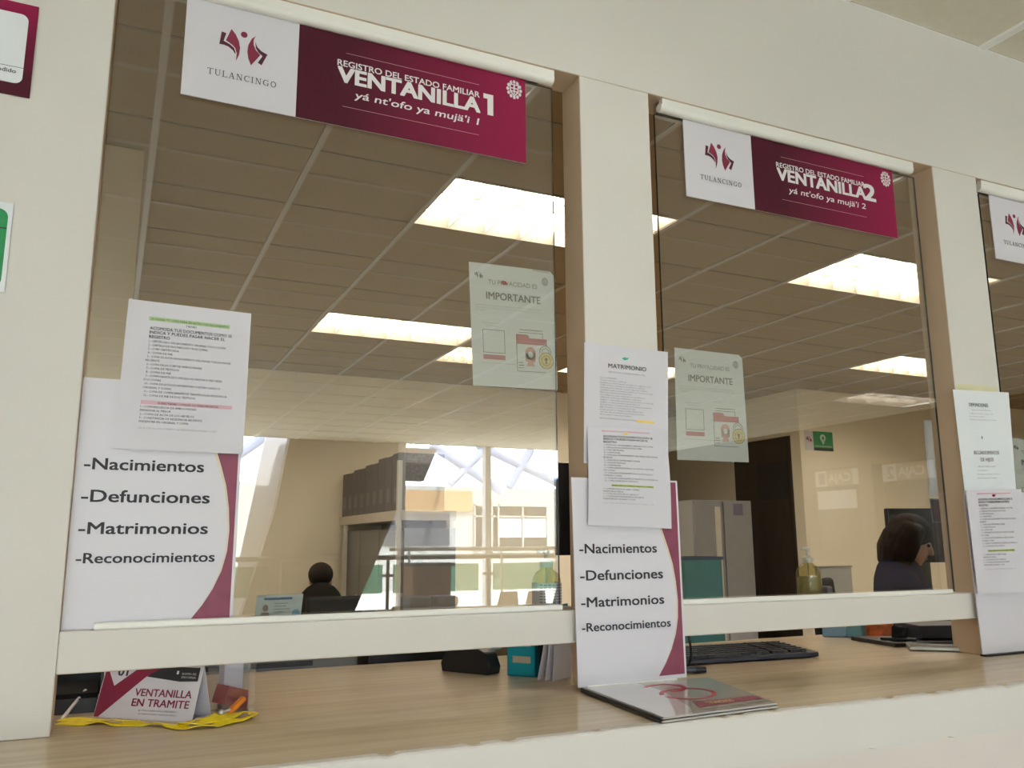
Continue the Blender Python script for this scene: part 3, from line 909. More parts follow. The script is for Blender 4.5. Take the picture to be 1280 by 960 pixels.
sh.ink(mb, '01', 0.145 * fw, 0.245 * fw, (0.115 + 0.155 * 0.885) * fh, 0.0135, 0.05)
mb.build('number', M['ink'], e)
mb = MB()
sh.ink(mb, 'EL FUNCIONARIO ESTA ATENDIENDO', 0.45 * fw, 0.84 * fw, (0.115 + 0.84 * 0.885) * fh, 0.0030, 0.002, res=1)
sh.ink(mb, 'UN TRAMITE INTERNO EN ESTE MOMENTO', 0.45 * fw, 0.84 * fw, (0.115 + 0.905 * 0.885) * fh, 0.0024, 0.0, res=1)
mb.build('small_print', M['ink'], e)
mb = MB()
sh.ink(mb, 'REGISTRO DEL', 0.80 * fw, 0.945 * fw, (0.115 + 0.09 * 0.885) * fh, 0.0034, 0.01, res=1)
sh.ink(mb, 'ESTADO FAMILIAR', 0.80 * fw, 0.945 * fw, (0.115 + 0.16 * 0.885) * fh, 0.0034, 0.01, res=1)
mb.prism([(0.745 * fw, 0.13 * fh), (0.765 * fw, 0.13 * fh), (0.765 * fw, 0.19 * fh), (0.745 * fw, 0.19 * fh)], sh.at, 0.0005, 0.0008)
mb.build('white_lettering', M['white_ink'], e)

# yellow lanyard: a flat ribbon lying in loops, an orange clip and a black knot
def ribbon(path, width, thick, twist=0.0):
    mb = MB()
    P = [Vector(p) for p in path]
    vs = []
    for i, p in enumerate(P):
        d = (P[min(i + 1, len(P) - 1)] - P[max(0, i - 1)]).normalized()
        s_ = Vector((-d.y, d.x, 0)).normalized()
        t = twist * math.sin(i * 0.33)
        a = s_ * math.cos(t) + Vector((0, 0, 1)) * math.sin(t)
        n = d.cross(a).normalized()
        lift = Vector((0, 0, abs(math.sin(t)) * width / 2))
        vs += [p + lift + a * width / 2 + n * thick / 2, p + lift - a * width / 2 + n * thick / 2, p + lift - a * width / 2 - n * thick / 2, p + lift + a * width / 2 - n * thick / 2]
    fs = [(4 * i + k, 4 * i + (k + 1) % 4, 4 * i + 4 + (k + 1) % 4, 4 * i + 4 + k) for i in range(len(P) - 1) for k in range(4)]
    fs += [(3, 2, 1, 0), tuple(4 * (len(P) - 1) + k for k in range(4))]
    return mb.add(vs, fs)


def smooth_path(pts, n=8):
    pts = [Vector(p) for p in pts]
    out = []
    for i in range(len(pts) - 1):
        p0, p1, p2, p3 = pts[max(i - 1, 0)], pts[i], pts[i + 1], pts[min(i + 2, len(pts) - 1)]
        for k in range(n):
            t = k / n
            out.append(0.5 * ((2 * p1) + (p2 - p0) * t + (2 * p0 - 5 * p1 + 4 * p2 - p3) * t * t + (3 * p1 - p0 - 3 * p2 + p3) * t ** 3))
    return out + [pts[-1]]


M['yellow'] = mat('yellow_ribbon', (0.88, 0.68, 0.02), 0.55, noise=0.1, scale=60)
e = thing('lanyard', 'yellow ribbon lanyard with an orange clip, lying in front of the tent card', 'lanyard', (0.05, 0.03, CNT))
z = CNT + 0.0015
ribbon(smooth_path([(-0.055, 0.112, z), (-0.02, 0.088, z), (0.012, 0.078, z), (0.045, 0.050, z), (0.080, 0.030, z), (0.112, 0.006, z + .001), (0.128, -0.020, z + .001), (0.150, -0.040, z + .001), (0.185, -0.040, z + .001), (0.215, -0.022, z + .002), (0.252, -0.004, z + .003), (0.262, 0.022, z + .004), (0.240, 0.034, z + .004), (0.205, 0.020, z + .005), (0.165, -0.004, z + .005), (0.140, -0.024, z + .005), (0.150, -0.034, z + .006), (0.190, -0.022, z + .006), (0.228, 0.006, z + .006), (0.235, 0.026, z + .006)], 7), 0.019, 0.0016, 0.26).build('ribbon', M['yellow'], e)
ribbon(smooth_path([(-0.056, 0.118, z + .004), (-0.01, 0.10, z + .003), (0.035, 0.072, z + .003), (0.07, 0.046, z + .002)], 7), 0.014, 0.0014, 0.25).build('strap_end', M['yellow'], e)
MB().obox((0.232, 0.040, CNT + 0.018), (0.044, 0.013, 0.008), 0.45, ry=-0.62).build('clip', mat('orange_plastic', (0.80, 0.24, 0.02), 0.4), e, bevel=0.002)
MB().ell((0.206, 0.022, CNT + 0.012), (0.006, 0.006, 0.006), n=10).cyl((0.206, 0.022, CNT + 0.012), (0.222, 0.032, CNT + 0.014), 0.003, n=8).build('swivel_hook', M['steel'], e, smooth=True)
MB().box(0.250, 0.256, -0.004, 0.008, CNT + 0.0035, CNT + 0.007).build('stitching_tab', M['black'], e)

# white stylus and the dark tray left of the card
tag(MB().cyl((-0.050, 0.132, CNT + 0.0055), (-0.018, 0.250, CNT + 0.034), 0.0035, 0.003, 10).cyl((-0.052, 0.123, CNT + 0.0045), (-0.050, 0.132, CNT + 0.0055), 0.001, 0.0035, 10).build('pen', M['white_metal'], smooth=True), 'white pen propped on the black desk tray beside the tent card', 'pen')
e = thing('desk_tray', 'black desk tray at the far left end of the first window slot', 'tray', (-0.06, 0.3, CNT))
tr = MB().box(-0.20, 0.012, 0.205, 0.40, CNT, CNT + 0.004).box(-0.20, 0.012, 0.396, 0.40, CNT + .004, CNT + 0.075).box(-0.20, -0.196, 0.205, 0.396, CNT + .004, CNT + 0.075).box(0.008, 0.012, 0.205, 0.396, CNT + .004, CNT + 0.075).box(-0.196, 0.008, 0.205, 0.209, CNT + .004, CNT + 0.026)
tr.build('tray_body', M['black'], e)
MB().box(-0.192, 0.004, 0.215, 0.39, CNT + 0.004, CNT + 0.034).build('document_block', M['black_soft'], e)
MB().box(-0.150, -0.030, 0.2140, 0.2148, CNT + 0.010, CNT + 0.012).box(-0.150, -0.080, 0.2140, 0.2148, CNT + 0.006, CNT + 0.0075).build('label_print', M['ink_pale'], e)

# clear plastic holder with something red in it
e = thing('plastic_holder', 'clear plastic holder with red slips inside, behind the tent card', 'holder', (0.235, 0.14, CNT))
c4 = [Vector((0.190, 0.118, 0)), Vector((0.262, 0.088, 0)), Vector((0.285, 0.160, 0)), Vector((0.213, 0.190, 0))]
hb = MB()
for i in range(4):
    p, q = c4[i], c4[(i + 1) % 4]
    n_ = Vector((-(q - p).y, (q - p).x, 0)).normalized() * 0.0015
    hb.hexa([v + Vector((0, 0, CNT)) for v in (p, q, q + n_, p + n_)], [v + Vector((0, 0, CNT + 0.095)) for v in (p, q, q + n_, p + n_)])
hb.hexa([v + Vector((0, 0, CNT)) for v in c4], [v + Vector((0, 0, CNT + 0.002)) for v in c4])
hb.build('holder_walls', M['clear'], e)
MB().obox((0.238, 0.140, CNT + 0.020), (0.050, 0.045, 0.034), 0.4, ry=0.3).build('red_slips', mat('dull_red_slip', (0.42, 0.10, 0.10), 0.6), e)
MB().obox((0.236, 0.148, CNT + 0.045), (0.040, 0.020, 0.088), 0.4).build('white_slips', M['paper'], e)

# ------------------------------------------------------------------ leaflets lying on the counter before the first pillar
def leaflet(z0, off, label, printed):
    e = thing('laminated_leaflet', label, 'leaflet', (1.05, -0.18, z0), 'laminated leaflets on the counter')
    ox, oy = off
    sh = Sheet((0.916 + ox, -0.030 + oy, z0), (1.240 + ox, -0.030 + oy, z0), (1.158 + ox, -0.343 + oy, z0), (0.884 + ox, -0.362 + oy, z0), 0.29, 0.34)
    sh.body('laminated_sheet', LEAF, e, t=0.003, nx=1, ny=1)
    sh.poly('black_border', M['black'], e, [[(-0.0025, 0.0), (0.0045, 0.0), (0.0045, 0.34), (-0.0025, 0.34)]], h=0.0006, t=0.0038)
    if printed:
        sh.poly('white_area', LEAFW, e, [[(0.007, 0.004), (0.120, 0.004), (0.130, 0.10), (0.118, 0.19), (0.100, 0.29), (0.075, 0.337), (0.007, 0.337)]], h=0.0004)
        ringp = lambda cx, cy, rx, ry, t, a0, a1, st=10: [[(cx + rx * math.cos(math.radians(a)), cy + ry * math.sin(math.radians(a))), (cx + rx * math.cos(math.radians(a + st)), cy + ry * math.sin(math.radians(a + st))), (cx + (rx - t) * math.cos(math.radians(a + st)), cy + (ry - t) * math.sin(math.radians(a + st))), (cx + (rx - t) * math.cos(math.radians(a)), cy + (ry - t) * math.sin(math.radians(a)))] for a in range(a0, a1, st)]
        sh.poly('red_loops', M['red_ink'], e, ringp(0.150, 0.085, 0.045, 0.050, 0.010, -150, 100) + ringp(0.165, 0.165, 0.062, 0.062, 0.010, -170, 170), h=0.0006)
        sh.poly('red_band', M['wine'], e, [[(0.130, 0.245), (0.278, 0.252), (0.286, 0.290), (0.115, 0.300)]], h=0.0007)
        mb = MB()
        sh.ink(mb, 'TULANCINGO', 0.150, 0.215, 0.283, 0.020, 0.01)
        mb.build('lettering', M['gold'], e)
        sh.rects('bottom_rule', M['ink_grey'], e, [(0.100, 0.318, 0.288, 0.3205)], h=0.0006)
    return e


LEAF = mat('laminated_pale_grey', (0.46, 0.44, 0.41), 0.08, noise=0.02, spec=0.7)
LEAFW = mat('laminated_white', (0.66, 0.66, 0.68), 0.08, noise=0.02, spec=0.7)
leaflet(CNT + 0.0055, (0.0, -0.0005), 'laminated leaflet lying beneath the printed one at the foot of the services board', False)
leaflet(CNT + 0.0100, (0.002, 0.004), 'glossy laminated leaflet with red loops, lying at the foot of the services board', True)

# ------------------------------------------------------------------ things on the counter further in
M['teal_plastic'] = mat('teal_plastic', (0.0, 0.22, 0.29), 0.4)
# black tape dispenser
e = thing('tape_dispenser', 'black desk tape dispenser left of the teal file box', 'tape dispenser', (0.86, 0.33, CNT))
db = MB()
pr_ = [(0.0, 0.0), (0.16, 0.0), (0.165, 0.018), (0.15, 0.050), (0.12, 0.062), (0.085, 0.072), (0.045, 0.068), (0.015, 0.048), (-0.005, 0.02)]
db.prism(pr_, lambda u, v, h: Vector((0.765 + u * 0.45 + h * 0.55, 0.400 - u * 0.75 + h * 0.30, CNT + v)), 0.0, 0.075)
db.build('dispenser_body', M['black'], e, bevel=0.004)
MB().cyl((0.805, 0.352, CNT + 0.058), (0.833, 0.367, CNT + 0.058), 0.032, n=24).cyl((0.801, 0.350, CNT + 0.058), (0.837, 0.369, CNT + 0.058), 0.012, n=16).build('tape_roll', M['alu'], e, smooth=True)
MB().obox((0.850, 0.268, CNT + 0.066), (0.040, 0.010, 0.012), 0.5).build('cutter', M['steel'], e)

# teal magazine file with two cut windows, standing on its edge
e = thing('file_box', 'teal plastic file box with two cut-out slots, under the first window', 'file box', (0.93, 0.24, CNT))
fb = MB()
P0, P1 = Vector((0.880, 0.262, CNT)), Vector((0.925, 0.205, CNT))
dv, nv = (P1 - P0), Vector((0.62, 0.49, 0)).normalized() * 0.20
for a, b, z0, z1 in ((0, 1, 0, .030), (0, .16, .030, .046), (.84, 1, .030, .046), (0, 1, .046, .068), (0, .16, .068, .084), (.84, 1, .068, .084), (0, 1, .084, .155)):
    q0, q1 = P0 + dv * a, P0 + dv * b
    t = nv.normalized() * 0.003
    fb.hexa([v + Vector((0, 0, z0)) for v in (q0, q1, q1 + t, q0 + t)], [v + Vector((0, 0, z1)) for v in (q0, q1, q1 + t, q0 + t)])
for q in (P0, P1):
    t = dv.normalized() * (0.003 if q == P0 else -0.003)
    fb.hexa([q, q + t, q + t + nv, q + nv], [v + Vector((0, 0, 0.155)) for v in (q, q + t, q + t + nv, q + nv)])
fb.hexa([P0, P1, P1 + nv, P0 + nv], [v + Vector((0, 0, 0.003)) for v in (P0, P1, P1 + nv, P0 + nv)])
fb.build('box_shell', M['teal_plastic'], e)
g0 = P0 + dv * 0.1 + nv * 0.03 + Vector((0, 0, 0.0035))
g1 = P0 + dv * 0.9 + nv * 0.03 + Vector((0, 0, 0.0035))
fbx = MB().hexa([g0, g1, g1 + nv * .9, g0 + nv * .9], [v + Vector((0, 0, 0.14)) for v in (g0, g1, g1 + nv * .9, g0 + nv * .9)])
fbx.build('papers_inside', mat('beige_folder_card', (0.50, 0.42, 0.30), 0.7), e)
# black binder standing next to the file box
q0, q1 = Vector((0.930, 0.200, CNT)), Vector((0.936, 0.188, CNT))
e = thing('ring_binder', 'black ring binder standing between the teal file box and the white sheets', 'binder', tuple(q0))
nv2 = Vector((0.62, 0.52, 0)).normalized() * 0.09
MB().hexa([q0, q1, q1 + nv2, q0 + nv2], [v + Vector((0, 0, 0.158)) for v in (q0, q1, q1 + nv2, q0 + nv2)]).build('binder_cover', M['black_soft'], e, bevel=0.002)
MB().hexa([q0 + nv2 * .04 + Vector((.0008, .0, .004)), q0 + nv2 * .04 + Vector((.0042, -.007, .004)), q1 + nv2 * 1.003 + Vector((-.001, 0.003, .004)), q0 + nv2 * 1.003 + Vector((.001, 0, .004))],
          [v + Vector((0, 0, .150)) for v in (q0 + nv2 * .04 + Vector((.0008, .0, .004)), q0 + nv2 * .04 + Vector((.0042, -.007, .004)), q1 + nv2 * 1.003 + Vector((-.001, 0.003, .004)), q0 + nv2 * 1.003 + Vector((.001, 0, .004)))]).build('binder_pages', M['paper'], e)
# white sheets leaning, each bowed a little differently
for k, (x0, y0, x1, y1, bow, lab) in enumerate(((0.922, 0.150, 0.995, 0.200, 0.016, 'bowed white sheet leaning next to the black binder, leftmost of three'), (0.928, 0.138, 1.000, 0.182, 0.010, 'bowed white sheet between the two other leaning white sheets'), (0.934, 0.124, 1.005, 0.164, 0.006, 'white sheet standing nearest the first pillar, front one of three'))):
    mb = MB()
    n_ = 10
    vs = []
    for h in (0, 0.0006):
        for j in range(n_ + 1):
            t = j / n_
            ox = -bow * (1 - t) ** 2 + bow * 0.6 * t * t
            for s_ in (0, 0.5, 1):
                vs.append((x0 + (x1 - x0) * s_ + ox + h * 0.6, y0 + (y1 - y0) * s_ - ox * 0.5 - h * 0.8, CNT + 0.001 + 0.160 * t))
    K = 3 * (n_ + 1)
    fs = []
    for j in range(n_):
        for i in range(2):
            a = 3 * j + i
            fs += [(a, a + 1, a + 4, a + 3), (K + a, K + a + 3, K + a + 4, K + a + 1)]
        fs += [(3 * j, 3 * j + 3, K + 3 * j + 3, K + 3 * j), (3 * j + 2, K + 3 * j + 2, K + 3 * j + 5, 3 * j + 5)]
    fs += [(0, K, K + 1, 1), (1, K + 1, K + 2, 2), (3 * n_, 3 * n_ + 1, K + 3 * n_ + 1, K + 3 * n_), (3 * n_ + 1, 3 * n_ + 2, K + 3 * n_ + 2, K + 3 * n_ + 1)]
    mb.add(vs, fs)
    tag(mb.build('paper_sheet', M['paper'], smooth=True), lab, 'paper', 'white sheets leaning behind the first pillar')

# inner desk equipment seen along the far edge of the counter
e = thing('grey_printer', 'low grey printer with a black paper slot, beyond the counter under the first window', 'printer', (0.4, 0.75, 1.0))
MB().box(0.20, 0.62, 0.64, 1.00, 1.05, CNT + 0.060).build('printer_body', mat('printer_grey', (0.24, 0.235, 0.22), 0.5), e, bevel=0.008)
MB().box(0.225, 0.50, 0.632, 0.6405, CNT + 0.002, CNT + 0.014).build('paper_slot', M['black'], e)
MB().box(0.525, 0.585, 0.634, 0.6405, CNT + 0.020, CNT + 0.048).build('control_panel', M['alu'], e)
e = thing('inner_desk', 'brown wooden desk beyond the counter, behind the first window', 'desk', (0.8, 0.9, 0.3))
M['desk'] = wood_mat('brown_desk', (0.20, 0.155, 0.09), (0.26, 0.20, 0.12), 0.4)
MB().box(-0.3, 1.9, 0.62, 1.25, 1.02, 1.05).build('desk_top', M['desk'], e, bevel=0.003)
for x in (-0.27, 1.83):
    MB().box(x, x + 0.04, 0.64, 1.23, 0.30, 1.02).build('leg_panel', M['desk'], e)
MB().box(-0.23, 1.83, 1.18, 1.20, 0.55, 1.02).build('modesty_panel', M['desk'], e)
e = thing('black_desk_phone', 'black desk telephone beyond the counter, between the grey printer and the brown box', 'telephone', (0.7, 0.72, 1.05))
MB().hexa([(0.645, 0.63, 1.051), (0.90, 0.63, 1.051), (0.90, 0.84, 1.051), (0.645, 0.84, 1.051)], [(0.645, 0.63, 1.235), (0.90, 0.63, 1.235), (0.90, 0.84, 1.275), (0.645, 0.84, 1.275)]).build('phone_base', M['black'], e, bevel=0.006)
MB().tube(smooth_path([(0.685, 0.66, 1.262), (0.69, 0.72, 1.300), (0.69, 0.78, 1.302), (0.685, 0.83, 1.285)], 5), 0.02, 12).build('handset', M['navy'], e, smooth=True)
e = thing('brown_box', 'brown card box with a sloping lid beyond the counter, right of the black telephone', 'box', (1.05, 0.75, 1.05))
MB().hexa([(0.93, 0.66, 1.051), (1.20, 0.66, 1.051), (1.20, 0.90, 1.051), (0.93, 0.90, 1.051)], [(0.93, 0.66, 1.255), (1.06, 0.66, 1.255), (1.06, 0.90, 1.255), (0.93, 0.90, 1.255)]).build('box_body', mat('brown_card', (0.22, 0.17, 0.09), 0.7), e)
MB().hexa([(0.925, 0.655, 1.2555), (1.062, 0.655, 1.2555), (1.062, 0.905, 1.2555), (0.925, 0.905, 1.2555)], [(0.925, 0.655, 1.262), (1.062, 0.655, 1.262), (1.062, 0.905, 1.262), (0.925, 0.905, 1.262)]).build('lid', mat('brown_card_lid', (0.26, 0.20, 0.11), 0.7), e)

# black keyboard under the second window, its cable, and a marker
e = thing('keyboard', 'black keyboard lying on the counter under the second window', 'keyboard', (1.6, 0.26, CNT))
K0, K1 = Vector((1.345, 0.196, 0)), Vector((1.768, 0.172, 0))
kx = (K1 - K0).normalized()
ky = Vector((-kx.y, kx.x, 0))
kp = lambda u, v, z: K0 + kx * u + ky * v + Vector((0, 0, CNT + z))
KB = lambda mb, u0, u1, v0, v1, z0, z1, sl=0.0: mb.hexa([kp(u0, v0, z0), kp(u1, v0, z0), kp(u1, v1, z0), kp(u0, v1, z0)], [kp(u0, v0, z1), kp(u1, v0, z1), kp(u1, v1, z1 + sl), kp(u0, v1, z1 + sl)])
KB(MB(), 0, 0.424, 0, 0.150, 0.002, 0.014, 0.012).build('case', M['navy'], e, bevel=0.003)
kc = MB()
for r in range(6):
    u = 0.012
    row = [0.0175] * 15 + [0.0] + [0.0175] * 3 + [0.0] + [0.0175] * 3
    if r == 0:
        row = [0.022, 0.022, 0.022, 0.105, 0.022, 0.022, 0.022, 0.022] + [0.0] + [0.0175] * 3 + [0.0] + [0.036, 0.0175]
    for wd in row:
        if wd == 0:
            u += 0.008
            continue
        if u + wd > 0.414:
            break
        v = 0.012 + r * 0.022
        KB(kc, u, u + wd - 0.002, v, v + 0.018, 0.013 + v * 0.08, 0.021 + v * 0.08)
        u += wd
kc.build('keycaps', M['black'], e)
MB().tube(smooth_path([(1.48, 0.42, CNT + 0.004), (1.44, 0.38, CNT + 0.06), (1.405, 0.28, CNT + 0.085), (1.350, 0.180, CNT + 0.055), (1.330, 0.160, CNT + 0.012), (1.29, 0.158, CNT + 0.004), (1.20, 0.18, CNT + 0.004)], 6), 0.0032, 8).build('cable', M['black_soft'], e, smooth=True)
e = thing('marker_pen', 'dark blue-grey marker lying in front of the black keyboard', 'marker', (1.29, 0.09, CNT))
MB().cyl((1.190, 0.120, CNT + 0.008), (1.292, 0.088, CNT + 0.008), 0.0075, n=14).build('barrel', mat('slate_plastic', (0.05, 0.06, 0.085), 0.35), e, smooth=True)
MB().cyl((1.292, 0.088, CNT + 0.008), (1.318, 0.080, CNT + 0.008), 0.0080, 0.0070, n=14).build('cap', M['navy'], e, smooth=True)

# blue-grey folder, orange box, black tray things and phone at the right end of the second slot
e = thing('document_case', 'pale blue document case lying at the far right end of the second window slot', 'folder', (2.25, 0.62, CNT))
D0, D1 = Vector((2.150, 0.545, 0)), Vector((2.245, 0.468, 0))
DB = lambda mb, a, b, dd, z0, z1: mb.hexa([D0 + (D1 - D0) * a + Vector((0, 0, z0)), D0 + (D1 - D0) * b + Vector((0, 0, z0)), D0 + (D1 - D0) * b + Vector((dd[0], dd[1], z0)), D0 + (D1 - D0) * a + Vector((dd[0], dd[1], z0))],
                                         [D0 + (D1 - D0) * a + Vector((0, 0, z1)), D0 + (D1 - D0) * b + Vector((0, 0, z1)), D0 + (D1 - D0) * b + Vector((dd[0], dd[1], z1)), D0 + (D1 - D0) * a + Vector((dd[0], dd[1], z1))])
DB(MB(), 0, 0.62, (0.20, 0.12), CNT + .0005, CNT + 0.032).build('case_body', mat('pale_blue_plastic', (0.16, 0.28, 0.38), 0.35), e, bevel=0.002)
DB(MB(), 0.62, 1.0, (0.20, 0.12), CNT + .0005, CNT + 0.040).build('case_end', mat('sea_blue_plastic', (0.12, 0.30, 0.36), 0.35), e, bevel=0.002)
tag(MB().obox((2.330, 0.470, CNT + 0.0205), (0.085, 0.05, 0.040), 0.2).build('card_box', mat('orange_print_card', (0.62, 0.15, 0.05), 0.5, noise=0.5, scale=25), bevel=0.002), 'small orange and red printed box beside the pale blue document case', 'box')
e = thing('letter_tray', 'flat black letter tray at the right end of the second window slot', 'tray', (2.3, 0.35, CNT))
L0, L1 = Vector((2.155, 0.430, 0)), Vector((2.125, 0.235, 0))
lt = MB().hexa([L0 + Vector((0, 0, CNT + .0005)), L1 + Vector((0, 0, CNT + .0005)), L1 + Vector((.34, -.10, CNT + .0005)), L0 + Vector((.34, -.10, CNT + .0005))], [L0 + Vector((0, 0, CNT + .012)), L1 + Vector((0, 0, CNT + .012)), L1 + Vector((.34, -.10, CNT + .012)), L0 + Vector((.34, -.10, CNT + .012))])
lt.build('tray_base', M['black'], e, bevel=0.002)
MB().obox((2.385, 0.30, CNT + 0.033), (0.19, 0.15, 0.040), -0.35).build('black_notebook', M['navy'], e, bevel=0.003)
e = thing('stapler', 'black stapler lying on the letter tray under the second window', 'stapler', (2.25, 0.30, CNT))
st = MB().hexa([(2.185, 0.30, CNT + .0125), (2.205, 0.265, CNT + .0125), (2.235, 0.280, CNT + .0125), (2.215, 0.315, CNT + .0125)], [(2.19, 0.30, CNT + .055), (2.21, 0.268, CNT + .050), (2.232, 0.281, CNT + .050), (2.212, 0.312, CNT + .055)])
st.build('stapler_head', M['black_soft'], e, bevel=0.006)
MB().obox((2.200, 0.285, CNT + 0.016), (0.10, 0.036, 0.007), -0.95).build('stapler_base', M['black'], e, bevel=0.002)
e = thing('mobile_phone', 'silver-edged mobile phone lying in front of the letter tray', 'phone', (2.16, 0.12, CNT))
MB().obox((2.175, 0.135, CNT + 0.007), (0.150, 0.075, 0.013), -0.75).build('phone_body', M['alu'], e, bevel=0.004, seg=3)
MB().obox((2.175, 0.135, CNT + 0.0138), (0.140, 0.068, 0.0006), -0.75).build('screen', M['black'], e)

# ------------------------------------------------------------------ on the sills behind the glass
# identity card leaning on the inside of the first pane
e = thing('identity_card', 'pale identity card with a photo, leaning on the inner sill of the first window', 'card', (0.31, 0.1, SILL))
sh = Sheet((0.2606, 0.0385, 1.4081), (0.3471, 0.0385, 1.4081), (0.3452, 0.0490, 1.3605), (0.2597, 0.0490, 1.3605), 0.086, 0.054)
sh.body('card_body', mat('pale_card', (0.62, 0.68, 0.70), 0.3, noise=0.05, scale=50), e, t=0.0008, nx=1, ny=1)
sh.rects('blue_header', mat('slate_blue_print', (0.13, 0.17, 0.33), 0.4), e, [(0.014, 0.006, 0.066, 0.011)])
sh.poly('portrait', mat('portrait_print', (0.36, 0.27, 0.24), 0.5), e, [arc(0.018, 0.028, 0.0055, 0.007, n=14), [(0.008, 0.046), (0.012, 0.037), (0.024, 0.037), (0.028, 0.046)]])
sh.rects('print_lines', M['ink_pale'], e, [(0.034, 0.018, 0.060, 0.0195), (0.034, 0.024, 0.056, 0.0255), (0.034, 0.030, 0.064, 0.0315), (0.034, 0.036, 0.052, 0.0375)])
sh.poly('blue_seal', mat('sky_blue_print', (0.22, 0.48, 0.66), 0.4), e, [arc(0.076, 0.042, 0.008, 0.010, n=16)])

M['gel'] = pane_mat('pale_yellow_gel', (0.80, 0.76, 0.50), 0.05)


def gel_bottle(x, y, z, label, printed):
    e = thing('gel_bottle', label, 'bottle', (x, y, z), 'pump bottles on the inner sills')
    MB().lathe((x, y, z), [(0.026, 0.0), (0.030, 0.002), (0.0315, 0.008), (0.0315, 0.055), (0.030, 0.066), (0.024, 0.077), (0.014, 0.084), (0.012, 0.088)], 28).build('bottle_body', M['gel'], e, smooth=True)
    MB().lathe((x, y, z + 0.003), [(0.024, 0), (0.0285, 0.003), (0.0290, 0.046), (0.0280, 0.050)], 24).build('gel', mat('gel_fill', (0.34, 0.31, 0.17), 0.2), e, smooth=True) if not printed else None
    cap = MB().lathe((x, y, z + 0.088), [(0.014, 0.0), (0.0145, 0.001), (0.0145, 0.014), (0.009, 0.017), (0.005, 0.019), (0.005, 0.030)], 20).build('pump_collar', M['white_metal'], e, smooth=True)
    MB().lathe((x, y, z + 0.118), [(0.005, 0), (0.0085, 0.001), (0.0085, 0.008), (0.004, 0.010)], 16).tube(smooth_path([(x, y, z + 0.124), (x - 0.015, y - 0.004, z + 0.125), (x - 0.026, y - 0.007, z + 0.122)], 4), 0.0035, 8).build('pump_head', M['white_metal'], cap, smooth=True)
    MB().cyl((x, y, z + 0.006), (x, y, z + 0.088), 0.0025, n=8).build('dip_tube', M['white_metal'], e, smooth=True)
    if printed:
        lb = MB()
        n_ = 24
        vs = [(x + rr_ * math.cos(math.radians(a)), y + rr_ * math.sin(math.radians(a)), z + zz) for rr_ in (0.0320, 0.0326) for zz in (0.006, 0.056) for a in [150 + 240 * i / n_ for i in range(n_ + 1)]]
        q = n_ + 1
        fs = []
        for i in range(n_):
            fs += [(i, i + 1, q + i + 1, q + i), (2 * q + i, 3 * q + i, 3 * q + i + 1, 2 * q + i + 1), (i, 2 * q + i, 2 * q + i + 1, i + 1), (q + i, q + i + 1, 3 * q + i + 1, 3 * q + i)]
        fs += [(0, q, 3 * q, 2 * q), (n_, 2 * q + n_, 3 * q + n_, q + n_)]
        lb.add(vs, fs).build('label', M['paper'], e)
        ms = MB()
        for k in range(7):
            zz = z + 0.050 - k * 0.006
            for a0 in range(215, 318, 17):
                for dz in (0,):
                    p = [(x + 0.0329 * math.cos(math.radians(a)), y + 0.0329 * math.sin(math.radians(a)), zq) for zq in (zz, zz + 0.002) for a in (a0, a0 + 12)]
                    p2 = [(x + 0.0324 * math.cos(math.radians(a)), y + 0.0324 * math.sin(math.radians(a)), zq) for zq in (zz, zz + 0.002) for a in (a0, a0 + 12)]
                    ms.hexa([p[0], p[1], p2[1], p2[0]], [p[2], p[3], p2[3], p2[2]])
        ms.build('print_lines', M['ink_grey'], e)
    return e


gel_bottle(1.648, 0.066, SILL, 'clear pump bottle of yellowish gel on the sill behind the second window', False)
gel_bottle(0.886, 0.066, SILL, 'pump bottle with a white printed label on the sill behind the first window', True)
tag(MB().box(1.685, 1.709, 0.045, 0.088, SILL, SILL + 0.028).build('eraser', mat('mauve_rubber', (0.14, 0.11, 0.16), 0.6), bevel=0.005, seg=3), 'dark mauve eraser beside the pump bottle behind the second window', 'eraser')
e = thing('narrow_notice', 'white sheet stuck upright on the glass at the right end of the second window', 'paper', (2.15, 0.086, 1.63))
sh = Sheet((2.0906, 0.0355, 1.8420), (2.1217, 0.0355, 1.8420), (2.1217, 0.0355, 1.6243), (2.0838, 0.0355, 1.6243), 0.036, 0.224)
sh.body('sheet', M['paper'], e, nx=2)
sh.rects('margin_rule', M['ink_pale'], e, [(0.006, 0.01, 0.0066, 0.21)], h=0.0004)
e = thing('dark_photo_card', 'dark photo card with a grey rim stuck on the second window under the white sheet', 'card', (2.16, 0.086, 1.55))
sh = Sheet((2.0848, 0.0355, 1.6185), (2.1217, 0.0355, 1.6185), (2.1217, 0.0355, 1.5515), (2.0877, 0.0355, 1.5515), 0.038, 0.069)
sh.body('card_rim', M['ink_grey'], e, nx=1, ny=1)
sh.poly('card_face', M['black'], e, [rr(0.004, 0.004, 0.036, 0.065, 0.004)], h=0.0004)
sh.poly('card_picture', mat('dim_red_print', (0.09, 0.04, 0.05), 0.5), e, [rr(0.009, 0.018, 0.034, 0.050, 0.004)], h=0.0006)
